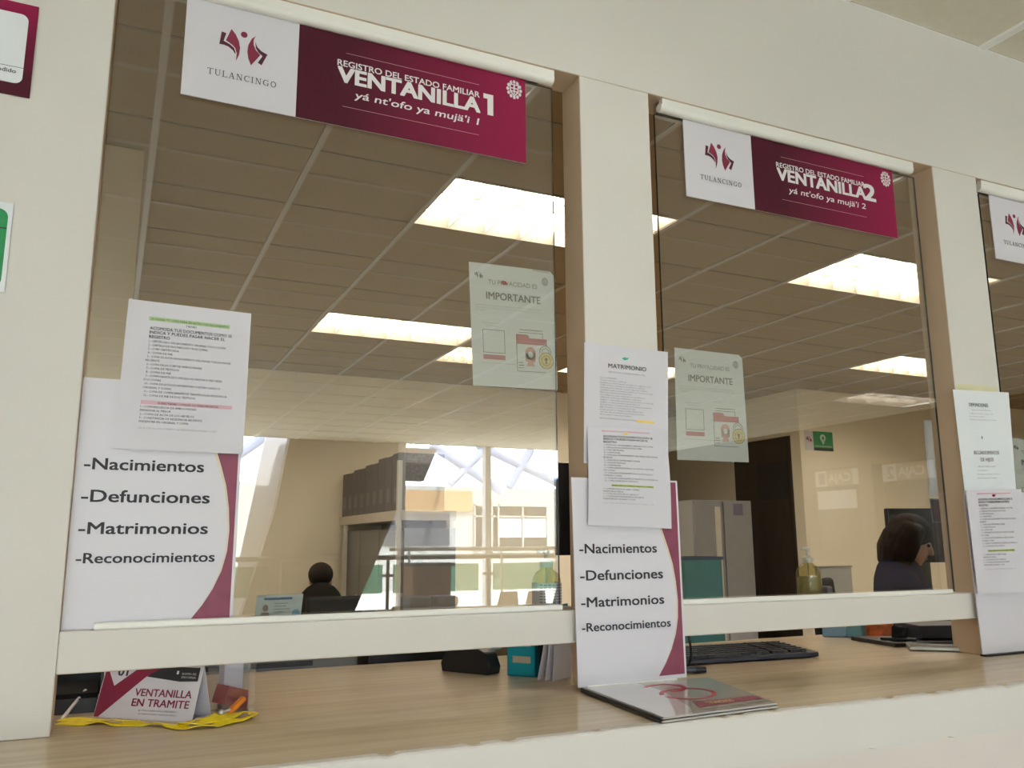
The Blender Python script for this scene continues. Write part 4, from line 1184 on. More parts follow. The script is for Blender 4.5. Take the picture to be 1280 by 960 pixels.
# aqua crate shape added where the glass shows a teal reflection
e = thing('aqua_reflection_box', 'small aqua crate shape added for a teal reflection, at the left end of the second window', 'crate', (2.0, 1.1, 1.05))
ac = MB().box(1.93, 2.10, 0.98, 0.983, 1.0505, 1.445).box(1.93, 2.10, 1.14, 1.143, 1.0505, 1.445).box(1.93, 1.933, 0.983, 1.14, 1.0505, 1.445).box(2.097, 2.10, 0.983, 1.14, 1.0505, 1.445).box(1.933, 2.097, 0.983, 1.14, 1.0505, 1.054)
ac.build('reflection_shell', mat('aqua_reflection_tone', (0.10, 0.33, 0.36), 0.35), e)
MB().box(1.924, 2.106, 0.974, 0.980, 1.437, 1.449).box(1.924, 2.106, 1.143, 1.149, 1.437, 1.449).box(1.924, 1.930, 0.980, 1.143, 1.437, 1.449).box(2.10, 2.106, 0.980, 1.143, 1.437, 1.449).build('rim', mat('blue_rim_tone', (0.09, 0.14, 0.24), 0.35), e)
tag(MB().box(1.905, 2.45, 0.95, 1.45, 1.02, 1.05).box(1.93, 1.96, 0.97, 1.43, 0.3, 1.02).box(2.40, 2.43, 0.97, 1.43, 0.3, 1.02).build('side_table', M['desk']), 'brown side table under the added aqua crate shape behind the second window', 'table')

# black monitor behind the first pillar
e = thing('monitor', 'black monitor standing inside behind the first pillar, only its edge showing', 'monitor', (1.1, 0.3, CNT))
MB().box(0.985, 1.19, 0.195, 0.215, 1.472, 1.697).build('screen_back', M['black'], e, bevel=0.004)
MB().box(1.12, 1.16, 0.215, 0.235, 1.196, 1.60).build('neck', M['black'], e)
MB().box(1.085, 1.195, 0.165, 0.29, CNT, 1.202).build('base', M['black'], e, bevel=0.003)

# ------------------------------------------------------------------ ceiling lamps with louvres
M['lamp_office'] = emit_mat('warm_lamp_diffuser', (1.0, 0.905, 0.775), OFFICE_LAMP)
M['lamp_added'] = emit_mat('added_lamp_diffuser', (1.0, 0.965, 0.91), HALL_LAMP * 0.55)  # for the lamps added over the counter as soft fill
M['lamp_hall'] = emit_mat('hall_lamp_diffuser', (1.0, 0.965, 0.91), HALL_LAMP)
M['louvre'] = mat('louvre_blade', (0.50, 0.46, 0.40), 0.35, 0.3)
M['lamp_rim'] = mat('lamp_rim', (0.22, 0.19, 0.15), 0.5)


def ceiling_lamp(r, label, em, nx=6, ny=3, group='louvred lamps in the office ceiling'):
    a, b, c, d = r
    e = thing('ceiling_lamp', label, 'ceiling lamp', ((a + b) / 2, (c + d) / 2, PZ), group)
    t = 0.012
    MB().box(a, b, c, c + t, PZ - .004, PZ + .13).box(a, b, d - t, d, PZ - .004, PZ + .13).box(a, a + t, c + t, d - t, PZ - .004, PZ + .13).box(b - t, b, c + t, d - t, PZ - .004, PZ + .13).box(a, b, c, d, PZ + .13, PZ + .14).build('housing', M['lamp_rim'], e)
    MB().box(a + t, b - t, c + t, d - t, PZ + .075, PZ + .085).build('diffuser', em, e)
    lv = MB()
    for i in range(1, nx):
        x = a + (b - a) * i / nx
        lv.box(x - .002, x + .002, c + t, d - t, PZ + .004, PZ + .065)
    for j in range(1, ny):
        y = c + (d - c) * j / ny
        lv.box(a + t, b - t, y - .004, y + .004, PZ + .002, PZ + .065)
    lv.build('louvre', M['louvre'], e)
    return e


for r, lab in zip(OFFICE_LAMPS, ('louvred ceiling lamp seen through the top right of the first window', 'louvred ceiling lamp further back, seen left of the first privacy notice', 'louvred ceiling lamp nearest behind the second window, under its sign',
                                 'louvred ceiling lamp far back, low behind the right side of the second window', 'added louvred ceiling lamp far right in the office, unseen beyond the third window', 'added small square louvred ceiling lamp hidden behind the first privacy notice', 'added louvred office ceiling lamp, unseen in the nook left of the first window', 'added louvred ceiling lamp deep in the office, hidden behind the first pillar', 'added square louvred ceiling lamp deep in the office, hidden behind the highlighted requirement sheet', 'added louvred ceiling lamp far right in the office, out of frame')):
    ceiling_lamp(r, lab, M['lamp_office'])
for r, lab in zip(HALL_LAMPS, ('hall ceiling lamp by the cashier wall', 'added square hall ceiling lamp, unseen over the counter before the first window', 'added square hall ceiling lamp, unseen over the counter before the second window', 'added unseen hall ceiling lamp on the left side, nearest the counter', 'added unseen hall ceiling lamp on the left side, middle one', 'added unseen hall ceiling lamp on the left side, nearest the atrium')):
    ceiling_lamp(r, lab, M['lamp_added'] if r[3] > -1 else M['lamp_hall'], 4, 3, 'louvred lamps in the hall ceiling')

# ------------------------------------------------------------------ office furniture
M['grey_metal'] = mat('grey_sheet_metal', (0.22, 0.22, 0.225), 0.45, 0.2)
M['grey_box'] = mat('grey_archive_card', (0.15, 0.14, 0.14), 0.7)
M['shelf_white'] = mat('off_white_shelf', (0.60, 0.56, 0.50), 0.5)
e = thing('shelf_unit', 'shelf unit with grey cupboard doors below, holding grey archive boxes against the back wall', 'shelf', (2.2, 5.4, 0.3))
MB().box(1.99, 2.40, 4.50, 6.28, 0.30, 1.62).build('cupboard', M['grey_metal'], e)
for k in range(3):
    d_ = MB().box(1.975, 1.99, 4.51 + k * 0.59, 5.09 + k * 0.59, 0.40, 1.60).build('door', mat('grey_door_metal', (0.20, 0.20, 0.21), 0.4, 0.2), e, bevel=0.003)
    MB().box(1.962, 1.975, 4.55 + k * 0.59, 4.57 + k * 0.59, 0.95, 1.08).build('handle', M['steel'], d_)
MB().box(1.94, 2.40, 4.49, 6.29, 1.678, 1.752).build('shelf_board', M['shelf_white'], e)
for y in (4.47, 6.05):
    MB().box(1.925, 1.96, y, y + 0.035, 0.30, 2.12 if y < 5 else 1.678).build('upright', M['shelf_white'], e)
MB().box(2.33, 2.39, 4.52, 6.26, 1.62, 1.678).build('back_rail', M['shelf_white'], e)
hs = [0.435, 0.425, 0.43, 0.405, 0.41, 0.395, 0.40, 0.385, 0.39]
NM = ['first', 'second', 'third', 'fourth', 'fifth', 'sixth', 'seventh', 'eighth', 'ninth']
for i, h in enumerate(hs):
    y0 = 4.53 + i * 0.194
    e2 = thing('archive_box', 'grey archive box on the shelf unit, %s from the window end' % NM[i], 'box', (2.15, y0 + 0.09, 1.753), 'grey archive boxes on the shelf')
    MB().box(1.955, 2.32, y0, y0 + 0.182, 1.7525, 1.7525 + h).build('box_body', M['grey_box'], e2, bevel=0.004)
    MB().box(1.9535, 1.9555, y0 + 0.05, y0 + 0.13, 1.82, 1.93).build('spine_label', mat('spine_label_grey', (0.20, 0.19, 0.19), 0.6), e2)

e = thing('grey_cabinet', 'tall grey metal cabinet with a pale door strip, inside behind the second window', 'cabinet', (5.7, 5.7, 0.3))
MB().box(5.385, 6.15, 5.52, 6.0, 0.30, 1.935).build('cabinet_body', mat('cabinet_grey', (0.32, 0.33, 0.35), 0.4, 0.2), e, bevel=0.004)
dd = MB().box(5.40, 5.76, 5.502, 5.52, 0.36, 1.915).build('door', mat('cabinet_door_grey', (0.30, 0.31, 0.325), 0.4, 0.2), e, bevel=0.003)
MB().box(5.655, 5.715, 5.485, 5.502, 0.36, 1.865).build('door_strip', M['shelf_white'], dd)
MB().box(5.775, 6.135, 5.502, 5.52, 0.36, 1.915).build('door', mat('cabinet_door_grey', (0.33, 0.34, 0.36), 0.4, 0.2), e, bevel=0.003)
MB().box(5.90, 6.02, 5.498, 5.502, 1.78, 1.90).build('violet_sticker', mat('violet_grey_sticker', (0.17, 0.16, 0.25), 0.5), e)

# dark door in the side of the inner room
d1 = MB().box(6.50, 6.54, 5.245, 6.175, 0.305, 2.615).build('door_1', wood_mat('dark_brown_door', (0.018, 0.011, 0.007), (0.032, 0.021, 0.013), 0.4, (6, 6, 1)))
d1['kind'] = 'structure'
MB().box(6.494, 6.50, 5.32, 5.80, 1.95, 2.36).build('door_window', M['black'], d1)
MB().cyl((6.47, 6.10, 1.30), (6.50, 6.10, 1.30), 0.018, n=12).cyl((6.47, 6.10, 1.30), (6.47, 5.99, 1.30), 0.010, n=10).build('handle', M['steel'], d1, smooth=True)

# green sign on the inner room wall
e = thing('wall_sign', 'small green and white sign high on the beige wall behind the second window', 'sign', (6.7, 5.095, 2.45))
sh = Sheet((6.555, 5.094, 2.655), (6.945, 5.094, 2.655), (6.945, 5.094, 2.450), (6.555, 5.094, 2.450), 0.39, 0.205)
sh.body('sign_panel', M['paper'], e, t=0.004, nx=1, ny=1)
sh.poly('green_field', M['green'], e, [[(0.115, 0.0), (0.39, 0.0), (0.39, 0.175), (0.115, 0.175)]], h=0.001)
sh.poly('dark_band', M['ink'], e, [[(0.115, 0.175), (0.39, 0.175), (0.39, 0.205), (0.115, 0.205)]], h=0.001)
sh.poly('logo', M['wine'], e, moved(LOGO_RED + LOGO_DARK, 0.117, 0.087, 0.85, 0.057, 0.09), h=0.001)
mb = MB()
mb.prism(arc(0.25, 0.068, 0.040, 0.040, n=20), sh.at, 0.001, 0.002).prism([(0.215, 0.085), (0.285, 0.085), (0.25, 0.140)], sh.at, 0.001, 0.002)
mb.build('map_pin', mat('pale_green_print', (0.55, 0.75, 0.55), 0.5), e)
sh.poly('pin_centre', M['green'], e, [arc(0.25, 0.068, 0.016, 0.016, n=14)], h=0.003)
sh.text('lettering', M['white_ink'], e, [('PUNTO DE REUNION', 0.135, 0.37, 0.166, 0.016, 0.0)], h=0.002)

# grey desk screen before the beige wall
e = thing('desk_screen', 'grey desk partition panel standing before the beige wall behind the second window', 'partition', (6.3, 4.6, 0.3))
MB().box(6.10, 6.54, 4.59, 4.62, 0.32, 1.262).build('screen_panel', mat('grey_felt', (0.36, 0.36, 0.36), 0.8), e)
MB().box(6.085, 6.555, 4.585, 4.625, 1.262, 1.275).build('top_rail', M['alu'], e)
for x in (6.12, 6.48):
    MB().box(x, x + 0.05, 4.45, 4.76, 0.30, 0.32).build('foot', M['alu'], e)

# desk, monitor and chairs
e = thing('office_desk', 'brown office desk behind the second window, in front of the person in navy', 'desk', (4.2, 1.5, 0.3))
MB().box(3.90, 4.75, 0.80, 2.1, 1.02, 1.05).build('desk_top', M['desk'], e, bevel=0.003)
for y in (0.99, 2.02):
    MB().box(4.30, 4.72, y, y + 0.03, 0.30, 1.02).build('leg_panel', M['desk'], e)
e = thing('monitor', 'black monitor on the office desk, to the right of the person in navy', 'monitor', (4.15, 1.75, 1.05))
MB().obox((4.17, 1.78, 1.535), (0.46, 0.035, 0.30), -0.25).build('screen_back', M['black'], e, bevel=0.006)
MB().obox((4.17, 1.80, 1.24), (0.06, 0.03, 0.38), -0.25).build('neck', M['black'], e)
MB().obox((4.17, 1.78, 1.056), (0.24, 0.18, 0.012), -0.25).build('base', M['black'], e, bevel=0.003)


def office_chair(x, y, rz, label, seat_z):
    e = thing('office_chair', label, 'chair', (x, y, 0.3), 'office chairs')
    c, s_ = math.cos(rz), math.sin(rz)
    q = lambda u, v, z: (x + c * u - s_ * v, y + s_ * u + c * v, z)
    MB().obox(q(0, 0, seat_z - 0.035), (0.46, 0.46, 0.07), rz).build('seat', M['black_soft'], e, bevel=0.025, seg=3)
    MB().obox(q(0, 0.26, seat_z + 0.30), (0.42, 0.06, 0.46), rz, rx=-0.08).build('backrest', M['black_soft'], e, bevel=0.025, seg=3)
    MB().obox(q(0, 0.255, seat_z + 0.02), (0.06, 0.02, 0.20), rz).build('back_bar', M['black'], e)
    MB().cyl(q(0, 0, 0.36), q(0, 0, seat_z - 0.07), 0.025, n=14).build('column', M['black'], e, smooth=True)
    for k in range(5):
        a = k * 2 * math.pi / 5 + rz
        lg = MB().cyl((x, y, 0.385), (x + 0.28 * math.cos(a), y + 0.28 * math.sin(a), 0.365), 0.02, 0.014, 10).build('leg', M['black'], e, smooth=True)
        MB().cyl((x + 0.28 * math.cos(a) - 0.02 * math.sin(a), y + 0.28 * math.sin(a) + 0.02 * math.cos(a), 0.33), (x + 0.28 * math.cos(a) + 0.02 * math.sin(a), y + 0.28 * math.sin(a) - 0.02 * math.cos(a), 0.33), 0.03, n=14).build('caster', M['black'], lg, smooth=True)
    return e


# ------------------------------------------------------------------ people
def remesh(o, vox):
    r = o.modifiers.new('skin_surface', 'REMESH')
    r.mode, r.voxel_size, r.use_smooth_shade = 'VOXEL', vox, True
    s = o.modifiers.new('soften', 'SMOOTH')
    s.iterations, s.factor = 4, 0.5
    return o


def limb(mb, pts):
    """Tapered limb through (point, radius) pairs, rounded at each joint."""
    for (p, r), (q, r2) in zip(pts, pts[1:]):
        mb.cyl(p, q, r, r2, 18)
    for p, r in pts:
        mb.ell(p, (r, r, r), n=14)
    return mb


def hand(mb, w, d, side, sp):
    """Palm, four fingers of different lengths with a bend, and a thumb from the palm's side; w the wrist, d the way the fingers run, sp across the palm."""
    d, sp = Vector(d).normalized(), Vector(sp).normalized()
    n = d.cross(sp).normalized()
    w = Vector(w)
    rot = Matrix((sp, d, n)).transposed()
    mb.ell(w + d * 0.05, (0.041, 0.052, 0.015), rot, 14)
    limb(mb, [(w, 0.026), (w + d * 0.03, 0.022)])
    for k, ln in enumerate((0.070, 0.078, 0.072, 0.056)):
        b0 = w + d * 0.088 + sp * (-0.029 + 0.0195 * k)
        b1 = b0 + d * ln * 0.5 - n * 0.006
        b2 = b1 + d * ln * 0.42 - n * 0.020
        limb(mb, [(b0 - d * 0.02, 0.0095), (b0, 0.0092), (b1, 0.0085), (b2, 0.0070)])
    t0 = w + d * 0.028 - sp * 0.030 * side
    t1 = t0 + d * 0.030 - sp * 0.026 * side
    t2 = t1 + d * 0.028 - sp * 0.006 * side - n * 0.008
    limb(mb, [(t0, 0.013), (t1, 0.0105), (t2, 0.0085)])


def seated_person(x, y, seat, head, face, label, shirt, skin, trousers, hairm, bob, reach, lean):
    """Seated at (x, y) on a seat at height seat; head centre given; face: unit-ish direction looked at."""
    e = thing('person', label, 'person', (x, y, 0.3), None)
    f = Vector((face[0], face[1], 0)).normalized()
    s = Vector((f.y, -f.x, 0))                 # towards the person's right hand
    Z = Vector((0, 0, 1))
    H = Vector(head)
    hip = Vector((x, y, seat + 0.10))
    look = Vector(face).normalized()
    neck = H - look * 0.035 - Z * 0.105
    chest = hip.lerp(neck, 0.62) + Z * 0.0
    sh_c = neck - Z * 0.085 - f * 0.015
    b = MB()
    rt = Matrix((s, f, Z)).transposed()
    up_l = (Z - look * look.z).normalized()
    rh = Matrix((s, look, up_l)).transposed()
    # head: skull, jaw, nose, ears
    b.ell(H + up_l * 0.025 - look * 0.01, (0.076, 0.094, 0.092), rh, 24)
    b.ell(H - up_l * 0.045 + look * 0.025, (0.056, 0.066, 0.066), rh, 20)
    b.ell(H - up_l * 0.088 + look * 0.060, (0.026, 0.022, 0.020), rh, 14)
    limb(b, [(H + look * 0.085 + up_l * 0.015, 0.009), (H + look * 0.105 - up_l * 0.020, 0.013)])
    b.ell(H + look * 0.083 - up_l * 0.055, (0.024, 0.010, 0.007), rh, 12)
    for q in (-1, 1):
        b.ell(H + s * 0.078 * q - look * 0.008 - up_l * 0.008, (0.009, 0.018, 0.031), rh, 12)
    limb(b, [(sh_c, 0.062), (neck, 0.052), (H - up_l * 0.04 - look * 0.02, 0.052)])
    b.ell(chest + Z * 0.05, (0.155, 0.105, 0.19), rt, 20)
    b.ell(hip + Z * 0.03, (0.160, 0.125, 0.13), rt, 20)
    b.ell(hip.lerp(chest, 0.5), (0.135, 0.100, 0.17), rt, 20)
    arms = {}
    for q in (-1, 1):
        S0 = sh_c + s * 0.165 * q - Z * 0.035
        E0 = Vector(reach[0 if q < 0 else 1][0])
        W0 = Vector(reach[0 if q < 0 else 1][1])
        D0_ = Vector(reach[0 if q < 0 else 1][2])
        limb(b, [(sh_c + s * 0.05 * q, 0.060), (S0, 0.055), (S0.lerp(E0, 0.5), 0.046), (E0, 0.039), (E0.lerp(W0, 0.4), 0.038), (W0, 0.026)])
        hand(b, W0, D0_, q, s)
        arms[q] = (S0, E0, W0)
        K = hip + f * 0.42 + s * 0.095 * q - Z * 0.02
        A = K - Z * (seat + 0.08 - 0.385) + f * 0.02
        limb(b, [(hip + s * 0.085 * q, 0.085), (hip.lerp(K, .5) + s * 0.09 * q * .3, 0.074), (K, 0.056), (K.lerp(A, 0.35), 0.052), (A, 0.034)])
        limb(b, [(A - Z * 0.03 - f * 0.03, 0.034), (A - Z * 0.045 + f * 0.07, 0.032), (A - Z * 0.052 + f * 0.15, 0.025)])
    body = remesh(b.build('body', skin, e, smooth=True), 0.0065)
    # eyes, brows, lips sit on the face
    for q in (-1, 1):
        MB().ell(H + look * 0.079 + s * 0.031 * q + up_l * 0.012, (0.013, 0.009, 0.008), rh, 12).build('eye', M['eye'], e, smooth=True)
        MB().ell(H + look * 0.083 + s * 0.032 * q + up_l * 0.033, (0.018, 0.006, 0.004), rh, 10).build('eyebrow', hairm, e, smooth=True)
    MB().ell(H + look * 0.089 - up_l * 0.055, (0.022, 0.008, 0.006), rh, 12).build('lips', M['lips'], e, smooth=True)
    # clothing
    c = MB()
    c.ell(chest + Z * 0.05, (0.180, 0.128, 0.205), rt, 20)
    c.ell(hip + Z * 0.05, (0.180, 0.145, 0.13), rt, 20)
    c.ell(hip.lerp(chest, 0.5), (0.160, 0.122, 0.18), rt, 20)
    limb(c, [(sh_c - Z * 0.03, 0.080), (neck - Z * 0.055, 0.066)])
    for q in (-1, 1):
        S0, E0, W0 = arms[q]
        limb(c, [(sh_c + s * 0.05 * q - Z * 0.005, 0.072), (S0, 0.071), (S0.lerp(E0, .5), 0.060), (E0, 0.053), (E0.lerp(W0, 0.80), 0.043)])
    remesh(c.build('shirt', shirt, e, smooth=True), 0.009)
    t = MB()
    t.ell(hip + Z * 0.01, (0.178, 0.142, 0.11), rt, 20)
    for q in (-1, 1):
        K = hip + f * 0.42 + s * 0.095 * q - Z * 0.02
        A = K - Z * (seat + 0.08 - 0.385) + f * 0.02
        limb(t, [(hip + s * 0.085 * q, 0.098), (hip.lerp(K, .5) + s * 0.09 * q * .3, 0.086), (K, 0.068), (K.lerp(A, 0.35), 0.064), (K.lerp(A, 0.93), 0.050)])
        sp_ = MB()
        limb(sp_, [(A - Z * 0.040 - f * 0.03, 0.040), (A - Z * 0.050 + f * 0.07, 0.037), (A - Z * 0.056 + f * 0.155, 0.030)])
        remesh(sp_.build('shoe', M['black'], e, smooth=True), 0.007)
    remesh(t.build('trousers', trousers, e, smooth=True), 0.009)
    # hair
    h = MB()
    h.ell(H + up_l * 0.045 - look * 0.022, (0.097, 0.106, 0.094), rh, 22)
    if bob:
        for a in range(-98, 99, 14):
            r_ = math.radians(a)
            dirv = (-look * math.cos(r_) + s * math.sin(r_))
            top = H + up_l * 0.06 + dirv * 0.080
            limb(h, [(top, 0.034), (top + dirv * 0.030 - up_l * 0.06, 0.034), (top + dirv * (0.032 + 0.006 * random.random()) - up_l * 0.13, 0.032), (top + dirv * 0.022 - up_l * (0.185 + 0.02 * random.random()), 0.020)])
    remesh(h.build('hair', hairm, e, smooth=True), 0.006)
    return e


def hair_mat():
    m, nt, b = new_mat('dark_brown_hair')
    tc = nt.nodes.new('ShaderNodeTexCoord')
    mp = nt.nodes.new('ShaderNodeMapping')
    mp.inputs['Scale'].default_value = (90, 90, 6)
    n = nt.nodes.new('ShaderNodeTexNoise')
    n.inputs['Scale'].default_value = 2.0
    r = nt.nodes.new('ShaderNodeValToRGB')
    r.color_ramp.elements[0].color = (0.006, 0.004, 0.003, 1)
    r.color_ramp.elements[1].color = (0.035, 0.020, 0.014, 1)
    bp = nt.nodes.new('ShaderNodeBump')
    bp.inputs['Strength'].default_value = 0.6
    nt.links.new(tc.outputs['Object'], mp.inputs['Vector'])
    nt.links.new(mp.outputs['Vector'], n.inputs['Vector'])
    nt.links.new(n.outputs['Fac'], r.inputs['Fac'])
    nt.links.new(r.outputs['Color'], b.inputs['Base Color'])
    nt.links.new(n.outputs['Fac'], bp.inputs['Height'])
    nt.links.new(bp.outputs['Normal'], b.inputs['Normal'])
    b.inputs['Roughness'].default_value = 0.75
    b.inputs['Specular IOR Level'].default_value = 0.12
    return m


M['hair'] = hair_mat()
M['eye'] = mat('dark_eye', (0.03, 0.02, 0.015), 0.2)
M['lips'] = mat('lips', (0.36, 0.12, 0.10), 0.5)
M['skin'] = mat('warm_skin', (0.46, 0.25, 0.17), 0.5, noise=0.05, scale=20)
M['navy_cloth'] = mat('navy_cloth', (0.012, 0.011, 0.045), 0.9, noise=0.15, scale=60, bump=0.2, spec=0.05)
M['dark_cloth'] = mat('dark_brown_cloth', (0.014, 0.010, 0.009), 0.9, noise=0.15, scale=60, bump=0.2, spec=0.05)
M['trouser'] = mat('charcoal_cloth', (0.02, 0.02, 0.024), 0.85, noise=0.1, scale=60)

office_chair(3.60, 1.62, math.radians(34.5), 'black office chair under the person in navy behind the second window', 0.78)
seated_person(3.62, 1.58, 0.78, (3.71, 1.48, 1.500), (0.60, -0.76, -0.42), 'person with dark bobbed hair in a navy top, seated behind the second window',
              M['navy_cloth'], M['skin'], M['trouser'], M['hair'], True,
              (((3.93, 1.50, 1.14), (4.02, 1.30, 1.115), (0.3, -0.95, -0.05)), ((3.66, 1.28, 1.15), (3.86, 1.16, 1.115), (0.9, -0.4, -0.05))), 0.1)
office_chair(1.51, 4.98, math.radians(185), 'black office chair under the person in dark clothes deep in the office', 0.60)
seated_person(1.51, 5.00, 0.60, (1.525, 5.14, 1.225), (0.30, 0.95, -0.25), 'person in dark clothes seated deep in the office behind the first window',
              M['dark_cloth'], M['skin'], M['trouser'], M['hair'], False,
              (((1.28, 5.22, 0.86), (1.38, 5.40, 0.80), (0.4, 0.8, -0.2)), ((1.74, 5.22, 0.86), (1.64, 5.40, 0.80), (-0.4, 0.8, -0.2))), 0.1)

# ------------------------------------------------------------------ the hall and atrium behind the camera, seen mirrored in the panes
ym = lambda d: 0.054 - d
M['pale_wall'] = mat('pale_grey_plaster', (0.44, 0.44, 0.42), 0.8, noise=0.02)
M['roof_steel'] = mat('blue_grey_roof_steel', (0.30, 0.36, 0.52), 0.5)
M['white_steel'] = mat('white_painted_steel', (0.80, 0.83, 0.92), 0.4, noise=0.02)
M['shade_panel'] = mat('umber_cladding', (0.06, 0.052, 0.045), 0.7)
M['dark_rail'] = mat('dark_bronze_rail', (0.018, 0.013, 0.010), 0.5)
M['rail_glass'] = pane_mat('teal_rail_glass', (0.30, 0.50, 0.42), 0.06)
M['roof_glass'] = pane_mat('roof_glass', (0.96, 0.97, 0.98), 0.03)

M['clear_dim'] = pane_mat('cashier_glass', (0.8, 0.8, 0.78), 0.012, 0.3)
# cashier wall on the right of the hall
cw = MB()
ops = [(-6.40, -5.45), (-7.60, -6.62), (-4.25, -3.25)]
cw.box(9.0, 9.2, -11.4, 0, 2.50, PZ + 0.3).box(9.0, 9.2, -11.4, 0, 0, 1.25)
ed = sorted([-11.4, 0.0] + [v for o in ops for v in o])
for i in range(0, len(ed), 2):
    cw.box(9.0, 9.2, ed[i], ed[i + 1], 1.25, 2.50)
structure('wall_hall_right', cw, mat('tan_hall_paint', (0.11, 0.09, 0.065), 0.9, spec=0.05))
structure('wall_added_dark_panel', MB().box(8.96, 9.0, -11.3, -7.9, 0, PZ), mat('added_dark_panel', (0.030, 0.021, 0.014), 0.95, noise=0.3, spec=0.0))  # dark panel added so the panes mirror less light from this stretch
M['dim_wall'] = mat('dim_grey_plaster', (0.045, 0.04, 0.038), 0.9, spec=0.05)
structure('wall_cashier_back', MB().box(10.6, 10.7, -11.4, 0, 0, PZ + 0.3).box(9.2, 10.6, -11.4, -11.3, 0, PZ + .3).box(9.2, 10.6, -0.1, 0, 0, PZ + .3).box(9.2, 10.6, -11.3, -0.1, PZ, PZ + .3), M['dim_wall'])
for k, (a, b) in enumerate(ops):
    structure('window_%d' % (5 + k), MB().box(9.09, 9.096, a, b, 1.25, 2.50), M['clear_dim'])
e = thing('cashier_lettering', 'dark raised lettering COBRO on the wall above the cashier windows', 'sign', (8.99, -5.7, 2.6))
sh = Sheet((8.995, -5.30, 3.02), (8.995, -6.40, 3.02), (8.995, -6.40, 2.55), (8.995, -5.30, 2.55), 1.10, 0.47)
mb = MB()
for t, u0, u1, v, c, bd in (('COBRO', 0.10, 0.86, 0.40, 0.105, 0.02), ('DEL MUNICIPIO', 0.05, 1.0, 0.12, 0.07, 0.0), ('CAJAS', 0.05, 0.50, 0.24, 0.06, 0.0)):
    vs_, fs_, a_, b_ = text_mesh(t, bd, 3)
    k_ = (u1 - u0) / (b_ - a_)
    mb.add([sh.at(u0 + (p - a_) * k_, v - q * c, 0.006) for p, q in vs_], fs_)
mb.build('lettering', mat('umber_lettering', (0.05, 0.04, 0.03), 0.6), e)
for k, (y0, dg, lb) in enumerate(((-5.52, '2', 'white and tan sign reading CAJA 2 in a cashier window'), (-6.70, '1', 'white and tan sign reading CAJA 1 in a cashier window'))):
    e = thing('cashier_sign', lb, 'sign', (9.07, y0 - 0.4, 2.27), 'signs in the cashier windows')
    sh = Sheet((9.07, y0, 2.485), (9.07, y0 - 0.78, 2.485), (9.07, y0 - 0.78, 2.265), (9.07, y0, 2.265), 0.78, 0.22)
    sh.body('sign_panel', M['board'], e, t=0.003, nx=1, ny=1)
    sh.poly('tan_field', mat('tan_print', (0.30, 0.23, 0.13), 0.5), e, [[(0.10, 0), (0.56, 0), (0.56, 0.22), (0.10, 0.22)]], h=0.001)
    sh.text('lettering', M['white_ink'], e, [('CAJA', 0.14, 0.53, 0.165, 0.11, 0.03)], h=0.002)
    sh.text('number', mat('slate_print', (0.12, 0.13, 0.16), 0.5), e, [(dg, 0.60, 0.70, 0.185, 0.15, 0.03)], h=0.002)
tag(MB().box(9.06, 9.066, -7.45, -6.75, 1.95, 2.20).build('white_poster', M['paper']), 'white poster in the cashier window left of CAJA 2', 'poster')

# atrium shell
aw = MB().box(-10.2, 26, -26.0, -25.84, 0, 3.45)
structure('wall_atrium_far', aw, M['pale_wall'])
structure('wall_atrium_left', MB().box(-10.3, -10.2, -26, -11.4, 0, 7.2), M['pale_wall'])
structure('wall_atrium_right', MB().box(26, 26.1, -26, -11.4, 0, 7.2).box(9.2, 26, -11.4, -11.3, 0, 7.2), M['pale_wall'])
structure('wall_atrium_near', MB().box(-10.2, 9.2, -11.4, -11.3, PZ + 0.0, 3.6).box(-10.2, -7.0, -11.4, -11.3, 0, PZ), M['pale_wall'])
structure('skylight_glass', MB().box(-10.2, 26, -26, -11.3, 7.2, 7.22).box(-10.2, 26, -25.90, -25.88, 3.45, 7.2).box(-10.2, 9.2, -11.36, -11.34, 3.6, 7.2), M['roof_glass'])
tb = MB()
for (x0, z0), (x1, z1) in (((8.25, 3.95), (11.0, 2.85)), ((7.0, 3.9), (8.9, 2.8)), ((8.5, 3.9), (7.5, 2.95)), ((9.75, 3.9), (9.1, 2.9)), ((11.4, 4.0), (13.6, 2.9)), ((2.2, 3.25), (3.1, 3.95)), ((-2, 3.0), (0.5, 4.0))):
    tb.cyl((x0, ym(18), z0 + 0.0), (x1, ym(18), z1), 0.11, n=10)
for x in range(-9, 26, 5):
    tb.cyl((x, -11.5, 7.0), (x, -25.8, 7.0), 0.09, n=10)
structure('beam_skylight', tb, M['roof_steel'])

# far wall window with mullions, and its neighbour recess
structure('window_8', MB().box(11.42, 14.25, -25.83, -25.80, 1.22, 2.83), mat('dark_window', (0.03, 0.035, 0.04), 0.15))
fm = MB()
for x in (11.40, 12.05, 12.30, 13.24, 14.22):
    fm.box(x, x + 0.06, -25.80, -25.76, 1.20, 2.85)
for z in (1.20, 2.42, 2.80):
    fm.box(11.40, 14.28, -25.80, -25.76, z, z + 0.05)
structure('trim_1', fm, M['pale_wall'])
tag(MB().box(12.37, 13.22, -25.795, -25.79, 1.72, 2.38).build('window_paper', M['paper']), 'white sheet filling the lower left pane of the far window', 'paper', 'papers in the far window')
tag(MB().box(13.31, 14.20, -25.795, -25.79, 1.72, 2.38).build('window_paper', M['paper']), 'white sheet filling the lower right pane of the far window', 'paper', 'papers in the far window')
structure('wall_fascia', MB().box(8.3, 11.3, -25.84, -25.70, 2.60, 3.30), mat('tan_cladding', (0.40, 0.26, 0.13), 0.7))
structure('wall_recess', MB().box(8.2, 10.5, -25.84, -25.78, 1.45, 2.52), mat('recess_grey', (0.10, 0.10, 0.11), 0.7))

